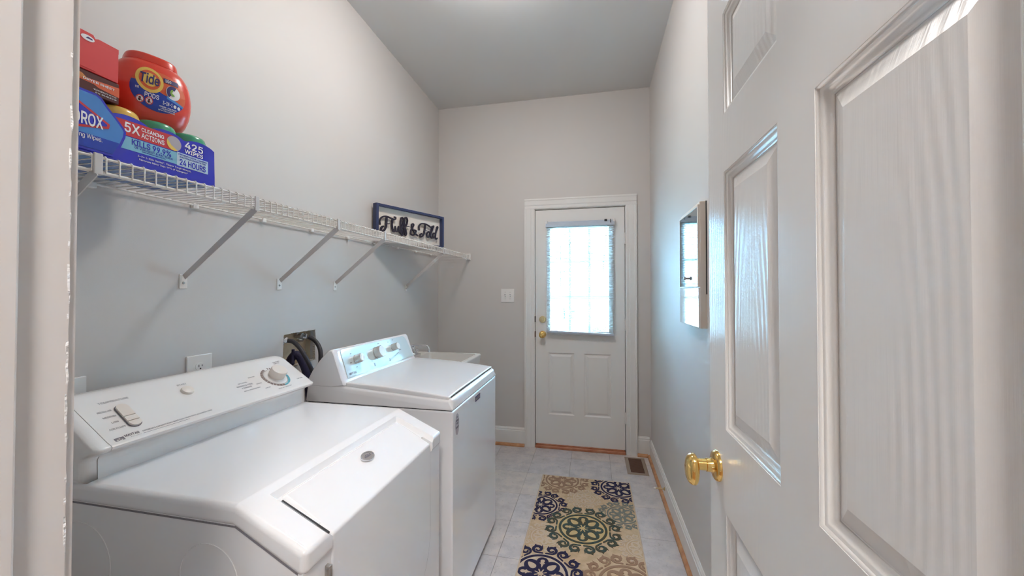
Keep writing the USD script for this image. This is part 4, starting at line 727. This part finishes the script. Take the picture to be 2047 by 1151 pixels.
part(sw_, 'cover_plate', rb(-0.800, -0.680, YB - 0.006, YB + 0.002, 1.257, 1.375, 0.003), 'plastic_white', smooth=30)
for x in (-0.763, -0.717):
    part(sw_, 'toggle_slot', bx(x - 0.005, x + 0.005, YB - 0.0066, YB - 0.0055, 1.304, 1.328), 'ink_gray')
    part(sw_, 'toggle', hull([(x, YB - 0.006, 1.312, 0.0038), (x, YB - 0.006, 1.320, 0.0038), (x, YB - 0.018, 1.3085, 0.003)], 1), 'plastic_white', smooth=40)
    for z in (1.346, 1.286): part(sw_, 'screw', lathe([(0, 0), (0.003, 0), (0.0025, 0.0012), (0, 0.0014)], (x, YB - 0.006, z), (0, -1, 0), 10), 'galvanized')
CX0, CY0, CY1, CZ0, CZ1, CZM = 0.4335, 1.715, 2.060, 1.188, 1.722, 1.362
pb = thing('wall_cabinet', 'shallow white wall cabinet with a dark glass door on the right wall', 'wall cabinet', base=(XR, 1.89, 1.455))
part(pb, 'cabinet_box', [rb(CX0 + 0.006, XR + 0.003, CY0, CY1, CZ0, CZ1, 0.002)], 'cabinet_beige')
part(pb, 'wall_gap_shade', bx(XR - 0.0040, XR + 0.001, CY0 - 0.0018, CY0 + 0.01, CZM - 0.03, CZ1 + 0.001), 'black_and_gap_shade')  # dark strip painted for the shaded gap between cabinet and wall
part(pb, 'lower_panel', [rb(CX0, CX0 + 0.008, CY0 + 0.001, CY1 - 0.001, CZ0 + 0.003, CZM - 0.002, 0.002)], 'gloss_white', label='glossy white lower panel')
dg = part(pb, 'door', [sub(rb(CX0 - 0.002, CX0 + 0.008, CY0 + 0.001, CY1 - 0.001, CZM + 0.001, CZ1 - 0.012, 0.002), bx(CX0 - 0.01, CX0 + 0.0015, CY0 + 0.010, CY1 - 0.008, CZM + 0.006, CZ1 - 0.020))], 'cabinet_beige')
part(dg, 'glass', [bx(CX0 + 0.0005, CX0 + 0.0020, CY0 + 0.009, CY1 - 0.007, CZM + 0.005, CZ1 - 0.019)], 'dark_glass', label='dark reflecting glass')
part(dg, 'knob', lathe([(0, 0), (0.004, 0), (0.004, 0.008), (0.009, 0.011), (0.009, 0.016), (0.006, 0.019), (0, 0.020)], (CX0 + 0.001, 1.90, 1.405), (-1, 0, 0), 18), 'galvanized', smooth=40)

# ------------------------------------------------------------------ floor vent, door stop
vt = thing('floor_vent', 'brown metal floor vent set in the tiles in front of the back door', 'vent', base=(0.325, 3.09, 0))
vx0, vx1, vy0, vy1 = 0.250, 0.402, 2.940, 3.240
part(vt, 'frame', sub(frustum_z := hull([(x, y, 0.0005, 0.0005) for x in (vx0, vx1) for y in (vy0, vy1)] + [(x, y, 0.004, 0.001) for x in (vx0 + 0.008, vx1 - 0.008) for y in (vy0 + 0.008, vy1 - 0.008)], 1), bx(vx0 + 0.026, vx1 - 0.026, vy0 + 0.026, vy1 - 0.026, -1, 1)), 'vent_metal')
part(vt, 'opening', bx(vx0 + 0.02, vx1 - 0.02, vy0 + 0.02, vy1 - 0.02, 0.0002, 0.0010), 'vent_dark')
for k in range(19):
    y = vy0 + 0.034 + 0.0128 * k
    part(vt, 'louver', prism([(y, 0.001), (y + 0.007, 0.0042), (y + 0.0082, 0.0042), (y + 0.0018, 0.001)], 'x', vx0 + 0.026, vx1 - 0.026), 'vent_dark')
ds = thing('door_stop', 'spring door stop with white tip on the right baseboard', 'door stop', base=(XR - 0.014, 2.622, 0.072))
part(ds, 'base', lathe([(0, 0), (0.011, 0), (0.009, 0.004), (0.005, 0.007), (0, 0.008)], (XR - 0.0145, 2.622, 0.072), (-1, 0, 0), 18), 'dull_brass', smooth=40)
th_ = np.linspace(0, 2 * math.pi * 16, 16 * 10)
part(ds, 'spring', tube(np.stack([XR - 0.020 - 0.050 * th_ / th_[-1], 2.622 + 0.0042 * np.cos(th_), 0.072 + 0.0042 * np.sin(th_)], 1), 0.0011, 5), 'dull_brass', smooth=60)
part(ds, 'rubber_tip', lathe([(0, 0), (0.0065, 0), (0.0065, 0.010), (0.004, 0.013), (0, 0.013)], (XR - 0.070, 2.622, 0.072), (-1, 0, 0), 16), 'plastic_white', smooth=40)

# ------------------------------------------------------------------ runner rug with medallions
RX0, RX1, RY0, RY1 = -0.362, 0.252, 1.180, 2.792
rg = thing('runner_rug', 'beige runner rug with navy, teal and tan medallions on the tile floor', 'rug', base=(-0.055, 1.98, 0))
part(rg, 'pile', hull([(x, y, 0.0035, 0.0035) for x in (RX0 + .0035, RX1 - .0035) for y in (RY0 + .0035, RY1 - .0035)], 2), 'rug_beige')
part(rg, 'bound_edge', [tube([(x, RY0 + .004, 0.004), (x, RY1 - .004, 0.004)], 0.0042, 8) for x in (RX0 + .003, RX1 - .003)] + [tube([(RX0 + .004, y, 0.004), (RX1 - .004, y, 0.004)], 0.0042, 8) for y in (RY0 + .003, RY1 - .003)], 'rug_cream')
clip = sbox(RX0 + 0.008, RY0 + 0.008, RX1 - 0.008, RY1 - 0.008)
def petal(R, ang, r0, rl, rw, pin):
    n = 26; pts = []
    for t in np.linspace(0, 2 * math.pi, n, endpoint=False):
        x = r0 + rl * math.cos(t); w_ = rw * math.sin(t) * (1 - pin * math.cos(t))
        pts.append((x * R, w_ * R))
    return affinity.rotate(Polygon(pts).buffer(0), ang, origin=(0, 0))
def scroll(R, ang, flip):
    t = np.linspace(0, 1, 36); a = np.radians(-170 + 430 * t); rr = 0.135 * (1 - 0.62 * t)
    x = 0.835 + rr * np.cos(a); y_ = 0.160 + rr * np.sin(a)
    x = np.concatenate([[0.665], x[2:]]); y_ = np.concatenate([[0.225], y_[2:]])
    base_ = unary_union([LineString(np.stack([x[i:i + 2] * R, y_[i:i + 2] * R * flip], 1)).buffer((0.022 + 0.020 * math.sin(math.pi * min(1, i / 26.0))) * R, 6) for i in range(len(x) - 1)])
    tip = Polygon([(0.93 * R, flip * 0.09 * R), (1.03 * R, flip * 0.13 * R), (0.93 * R, flip * 0.22 * R)])
    tip2 = Polygon([(0.88 * R, flip * 0.26 * R), (0.95 * R, flip * 0.31 * R), (0.81 * R, flip * 0.29 * R)])
    return affinity.rotate(unary_union([base_, tip, tip2]), ang, origin=(0, 0))
def med_shape(R, rot=0, n=8):
    ring = Point(0, 0).buffer(0.640 * R, 40).difference(Point(0, 0).buffer(0.575 * R, 40))
    core = []; q = 0.86
    for k in range(8):
        a = 45 * k
        if k % 2: core.append(petal(R * q, a, 0.36, 0.265, 0.225, 0.0).difference(petal(R * q, a, 0.40, 0.15, 0.095, 0.35)))
        else: core.append(petal(R * q, a, 0.36, 0.27, 0.165, -0.3).difference(unary_union([petal(R * q, a, 0.47, 0.085, 0.062, -.2), petal(R * q, a, 0.31, 0.08, 0.040, 0), affinity.rotate(ellipse(0.39 * R * q, 0, 0.034 * R * q, 0.105 * R * q), a, origin=(0, 0))])))
    spokes = unary_union([LineString([(0.05 * R * math.cos(b), 0.05 * R * math.sin(b)), (0.14 * R * math.cos(b), 0.14 * R * math.sin(b))]).buffer(0.018 * R) for b in np.radians(np.arange(22.5, 382, 45))])
    core = unary_union(core).union(Point(0, 0).buffer(0.19 * R)).difference(spokes).difference(Point(0, 0).buffer(.06 * R))
    sc = [scroll(R, rot + 360 / n * k + 22.5, f) for k in range(n) for f in (1, -1)]
    return unary_union([ring, affinity.rotate(core, rot, origin=(0, 0))] + sc)
NMED = [0]
def medallion(cx_, cy_, R, color, label, rot=0, under=None, cut=None):
    lift = 0.00012 * NMED[0]; NMED[0] += 1
    shape = affinity.translate(med_shape(R, rot), cx_, cy_).intersection(clip)
    if cut is not None: shape = shape.difference(cut)
    shape = shape.simplify(0.0005)
    if under:
        disc = affinity.translate(Point(0, 0).buffer(0.575 * R, 40).union(Point(0, 0).buffer(0.685 * R, 40).difference(Point(0, 0).buffer(0.640 * R, 40))), cx_, cy_).intersection(clip)
        part(rg, 'medallion_ground', prism_multi(disc, 0.0066, 0.0072 + lift / 2), under)
    part(rg, 'medallion', prism_multi(shape, 0.0066, 0.0080 + lift), color, label=label)
def prism_multi(shape, z0, z1): return at(flat(shape, z1 - z0), 0, 0, z0)
big = Point(-0.058, 2.199).buffer(0.200)
medallion(-0.257, 2.085, 0.125, 'rug_cream', 'faint cream medallion', cut=big)
medallion(0.245, 2.085, 0.120, 'rug_cream', 'faint cream medallion', cut=big)
medallion(-0.06, 2.52, 0.11, 'rug_cream', 'faint cream medallion', cut=unary_union([big, Point(-0.21, 2.735).buffer(0.16), Point(0.168, 2.70).buffer(0.16), Point(-0.325, 2.385).buffer(0.16)]))
medallion(-0.215, 2.735, 0.185, 'rug_brown', 'tan medallion at the far left corner')
medallion(0.167, 2.698, 0.185, 'rug_navy', 'navy medallion at the far right corner', under='rug_cream')
medallion(-0.325, 2.390, 0.168, 'rug_navy', 'navy half medallion at the left edge', under='rug_cream', cut=big)
medallion(0.170, 2.382, 0.142, 'rug_gray_teal', 'pale grey-teal medallion at the right edge', cut=big)
medallion(-0.058, 2.199, 0.212, 'rug_teal', 'large dark teal medallion', under='rug_yellow')
medallion(-0.246, 1.806, 0.205, 'rug_navy', 'navy medallion at the near left edge', under='rug_cream')
medallion(0.150, 1.812, 0.205, 'rug_brown', 'tan medallion at the near right edge')
medallion(-0.02, 1.42, 0.205, 'rug_teal', 'dark teal medallion at the near end', under='rug_yellow')

# ------------------------------------------------------------------ outside the back door
solo('ground', bx(-30, 30, YB + 0.15, 40, -0.5, -0.25), 'lawn', 'grassy ground outside the back door', kind='structure')
NY = 8.2
nb = thing('neighbor_house', 'white lap-sided house, darkened in colour against the glare, seen through the back door glass', 'house', base=(-0.8, NY, -0.3))
part(nb, 'house_wall', bx(-6, 5, NY + 0.03, NY + 4.5, -0.3, 3.2), 'siding_darkened')
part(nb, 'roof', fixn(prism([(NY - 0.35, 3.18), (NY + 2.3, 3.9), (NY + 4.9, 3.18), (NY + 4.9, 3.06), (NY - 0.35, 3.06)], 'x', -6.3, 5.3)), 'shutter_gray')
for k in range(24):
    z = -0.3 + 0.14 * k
    part(nb, 'siding_plank', prism([(NY - 0.012, z), (NY + 0.03, z), (NY + 0.03, z + 0.14), (NY + 0.010, z + 0.14)], 'x', -6, 5), 'siding_darkened')
sx = -0.79
part(nb, 'window_frame', [bx(-2.05, -0.94, NY - 0.045, NY - 0.0, 1.55, 3.05)], 'plastic_white')
part(nb, 'window_pane', [bx(-1.97, -1.02, NY - 0.05, NY - 0.044, 1.63, 2.97)], 'dark_glass')
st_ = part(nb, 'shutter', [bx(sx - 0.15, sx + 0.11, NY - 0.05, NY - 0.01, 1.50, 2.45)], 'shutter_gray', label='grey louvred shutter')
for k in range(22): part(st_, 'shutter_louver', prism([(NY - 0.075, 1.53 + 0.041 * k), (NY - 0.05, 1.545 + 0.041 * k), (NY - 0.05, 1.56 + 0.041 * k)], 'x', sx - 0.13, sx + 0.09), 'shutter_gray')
part(nb, 'downspout', [rb(-0.66, -0.60, NY - 0.08, NY - 0.015, -0.3, 3.05, 0.008)], 'siding_darkened')
for x0, x1, z0, z1 in ((-0.57, -0.44, 0.80, 1.06), (-0.37, -0.24, 0.82, 1.06)):
    ub = part(nb, 'utility_box', rb(x0, x1, NY - 0.15, NY - 0.01, z0, z1, 0.012), 'meter_gray', label='grey utility box')
    part(ub, 'meter_dial', lathe([(0, 0), (0.045, 0), (0.045, 0.02), (0.03, 0.03), (0, 0.03)], ((x0 + x1) / 2, NY - 0.15, z1 - 0.08), (0, -1, 0), 18), 'plastic_gray', smooth=40)
part(nb, 'service_pipe', tube(smooth_path([(-0.48, NY - 0.06, 0.80), (-0.44, NY - 0.06, 0.68), (-0.25, NY - 0.06, 0.52), (-0.05, NY - 0.06, 0.36)]), 0.022, 8), 'meter_gray', smooth=60)
def shrub(x, y, z0, rx, rz, n, label, seed):
    rg_ = np.random.default_rng(seed); t = thing('shrub', label, 'shrub', base=(x, y, z0))
    v, f = [], []
    for _ in range(n):
        d = rg_.normal(size=3); d /= np.linalg.norm(d); d[2] = abs(d[2]) * 1.0 - 0.15
        c = np.array([x, y, z0 + rz * 0.35]) + d * np.array([rx, rx * 0.8, rz * 0.75]) * (0.65 + 0.4 * rg_.random())
        a = rg_.normal(size=3); a /= np.linalg.norm(a); b = np.cross(a, d); b /= np.linalg.norm(b) + 1e-9; l = 0.035 + 0.03 * rg_.random(); k = len(v)
        v += [c - a * l, c + b * l * 0.4, c + a * l, c - b * l * 0.4]; f += [[k, k + 1, k + 2], [k, k + 2, k + 3]]
    part(t, 'foliage', trimesh.Trimesh(v, f, process=False), 'leaf', kind='stuff')
    st = []
    for _ in range(9):
        a = rg_.random() * 6.28; st.append(tube(smooth_path([(x, y, z0), (x + 0.3 * rx * math.cos(a), y + 0.3 * rx * math.sin(a), z0 + rz * 0.5), (x + 0.7 * rx * math.cos(a), y + 0.7 * rx * math.sin(a), z0 + rz * 0.9)], 4), 0.008, 5))
    part(t, 'stem', st, 'bark')
shrub(0.18, 7.3, -0.25, 0.42, 1.05, 1500, 'leafy green shrub against the neighbouring house, right of the glass', 1)
shrub(-0.62, 7.55, -0.25, 0.33, 0.72, 1000, 'lower thin shrub under the utility boxes of the neighbouring house', 2)
